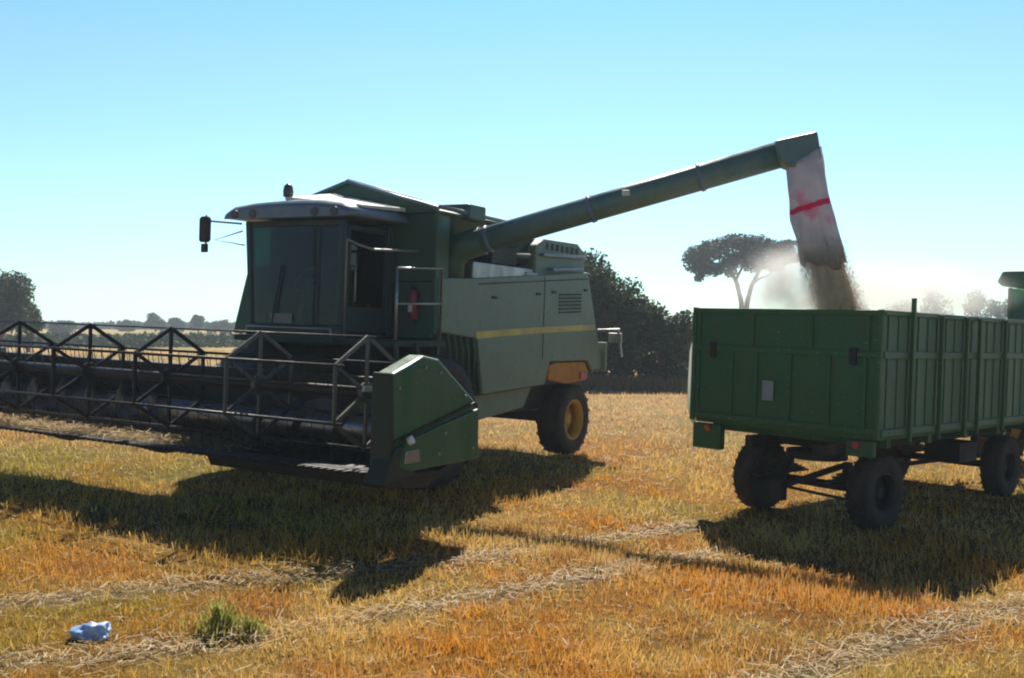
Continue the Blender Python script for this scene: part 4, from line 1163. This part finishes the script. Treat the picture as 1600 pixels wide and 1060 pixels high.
# ================================================================== HAZE
HZ = .0010
bm = bmesh.new(); bmesh.ops.create_cube(bm, size=1)
me = bpy.data.meshes.new('haze'); bm.to_mesh(me); bm.free()
m, nt, out = new_mat('haze_air'); v = nd(nt, 'ShaderNodeVolumePrincipled'); v.inputs['Color'].default_value = (.72, .86, 1, 1); v.inputs['Density'].default_value = HZ; v.inputs['Anisotropy'].default_value = .2
nt.links.new(v.outputs[0], out.inputs['Volume']); me.materials.append(m)
hz = bpy.data.objects.new('haze', me); col.objects.link(hz); hz.location = (0, 729, 4.5); hz.scale = (1810, 1545, 14.5)
tag(hz, kind='stuff', label='thin bluish summer haze over the whole field', cat='haze')

# every repeated small piece becomes a part of its own
def split_pieces(o):
    bm = bmesh.new(); bm.from_mesh(o.data); seen = set(); groups = []
    for v in bm.verts:
        if v.index in seen: continue
        st_ = [v]; seen.add(v.index); g_ = []
        while st_:
            q = st_.pop(); g_.append(q.index)
            for e in q.link_edges:
                r_ = e.other_vert(q)
                if r_.index not in seen: seen.add(r_.index); st_.append(r_)
        groups.append(set(g_))
    bm.free()
    if len(groups) < 2: return
    src = o.data
    for k, g_ in enumerate(groups):
        b2 = bmesh.new(); b2.from_mesh(src)
        bmesh.ops.delete(b2, geom=[v for v in b2.verts if v.index not in g_], context='VERTS')
        me = bpy.data.meshes.new(src.name); b2.to_mesh(me); b2.free(); me.materials.append(src.materials[0])
        if k == 0: first = me
        else:
            c = o.copy(); c.data = me; col.objects.link(c)
    o.data = first
SPLIT = 'louvre bolt stake corner_post mudguard pipe_clamp work_lamp hose tail_lamp latch board_latch drawbar console handrail deck_pipework service_deck air_intake'.split()
for o in list(col.objects):
    if o.type == 'MESH' and o.name.split('.')[0] in SPLIT: split_pieces(o)

# ================================================================== LIGHT, SKY, CAMERA
SUN_EL, SUN_AZ = R(47), R(6)          # azimuth from +Y towards +X
w = bpy.data.worlds.new('World'); sc.world = w; w.use_nodes = True
nt = w.node_tree; bg = nt.nodes['Background']
sky = nt.nodes.new('ShaderNodeTexSky'); sky.sky_type = 'NISHITA'; sky.sun_disc = False
sky.sun_elevation = SUN_EL; sky.sun_rotation = SUN_AZ
sky.altitude = 0; sky.air_density = 1.0; sky.dust_density = .1; sky.ozone_density = 2.0
sc1 = nt.nodes.new('ShaderNodeMixRGB'); sc1.blend_type = 'MULTIPLY'; sc1.inputs[0].default_value = 1; sc1.inputs[2].default_value = (.085, .108, .112, 1)
ga = nt.nodes.new('ShaderNodeGamma'); ga.inputs[1].default_value = 1.35
sc2 = nt.nodes.new('ShaderNodeMixRGB'); sc2.blend_type = 'MULTIPLY'; sc2.inputs[0].default_value = 1; sc2.inputs[2].default_value = (10, 10, 10, 1)
nt.links.new(sky.outputs[0], sc1.inputs[1]); nt.links.new(sc1.outputs[0], ga.inputs[0]); nt.links.new(ga.outputs[0], sc2.inputs[1]); 
tcw = nt.nodes.new('ShaderNodeTexCoord'); sxw = nt.nodes.new('ShaderNodeSeparateXYZ'); nt.links.new(tcw.outputs['Generated'], sxw.inputs[0])
rw = ramp(nt, [(0., (.60, .74, .80)), (.12, (1.12, .88, .90)), (.25, (1.30, 1.04, .98)), (.38, (1.12, 1.20, 1.08)), (.58, (.20, .24, .32)), (1., (.06, .08, .13))]); nt.links.new(sxw.outputs['Z'], rw.inputs[0])   # deep blue towards the zenith
mw = nt.nodes.new('ShaderNodeMixRGB'); mw.blend_type = 'MULTIPLY'; mw.inputs[0].default_value = 1
nt.links.new(sc2.outputs[0], mw.inputs[1]); nt.links.new(rw.outputs[0], mw.inputs[2]); 
mb = nt.nodes.new('ShaderNodeMixRGB'); mb.blend_type = 'MULTIPLY'; mb.inputs[0].default_value = 1
ry_ = nt.nodes.new('ShaderNodeMapRange'); ry_.inputs[1].default_value = -.4; ry_.inputs[2].default_value = .4; ry_.inputs[3].default_value = .6; ry_.inputs[4].default_value = 1   # sky away from the sun is darker
nt.links.new(sxw.outputs['Y'], ry_.inputs[0]); nt.links.new(mw.outputs[0], mb.inputs[1]); nt.links.new(ry_.outputs[0], mb.inputs[2]); nt.links.new(mb.outputs[0], bg.inputs[0])
bg.inputs[1].default_value = .10

sd = bpy.data.lights.new('sun', 'SUN'); sd.energy = 5; sd.angle = R(.8); sd.color = (1, .93, .82)
so = bpy.data.objects.new('sun', sd); col.objects.link(so)
to_sun = Vector((sin(SUN_AZ)*cos(SUN_EL), cos(SUN_AZ)*cos(SUN_EL), sin(SUN_EL)))
so.rotation_euler = to_sun.to_track_quat('Z', 'Y').to_euler()

cd = bpy.data.cameras.new('camera'); cam = bpy.data.objects.new('camera', cd); col.objects.link(cam)
cd.sensor_width = 36; cd.lens = 36*1570/1600; cd.clip_end = 5000; cd.clip_start = .05
cam.location = (0, 0, 2.1); cam.rotation_euler = (R(90-.8), 0, 0)
sc.camera = cam
sc.view_settings.view_transform = 'Standard'; sc.view_settings.look = 'None'
sc.view_settings.exposure = .78; sc.view_settings.gamma = 1
sc.render.film_transparent = False
sc.cycles.use_denoising = True
sc.cycles.max_bounces = 8; sc.cycles.volume_bounces = 1; sc.cycles.transparent_max_bounces = 12
sc.cycles.volume_step_rate = 2.; sc.cycles.volume_max_steps = 128
sc.cycles.filter_width = 2.1
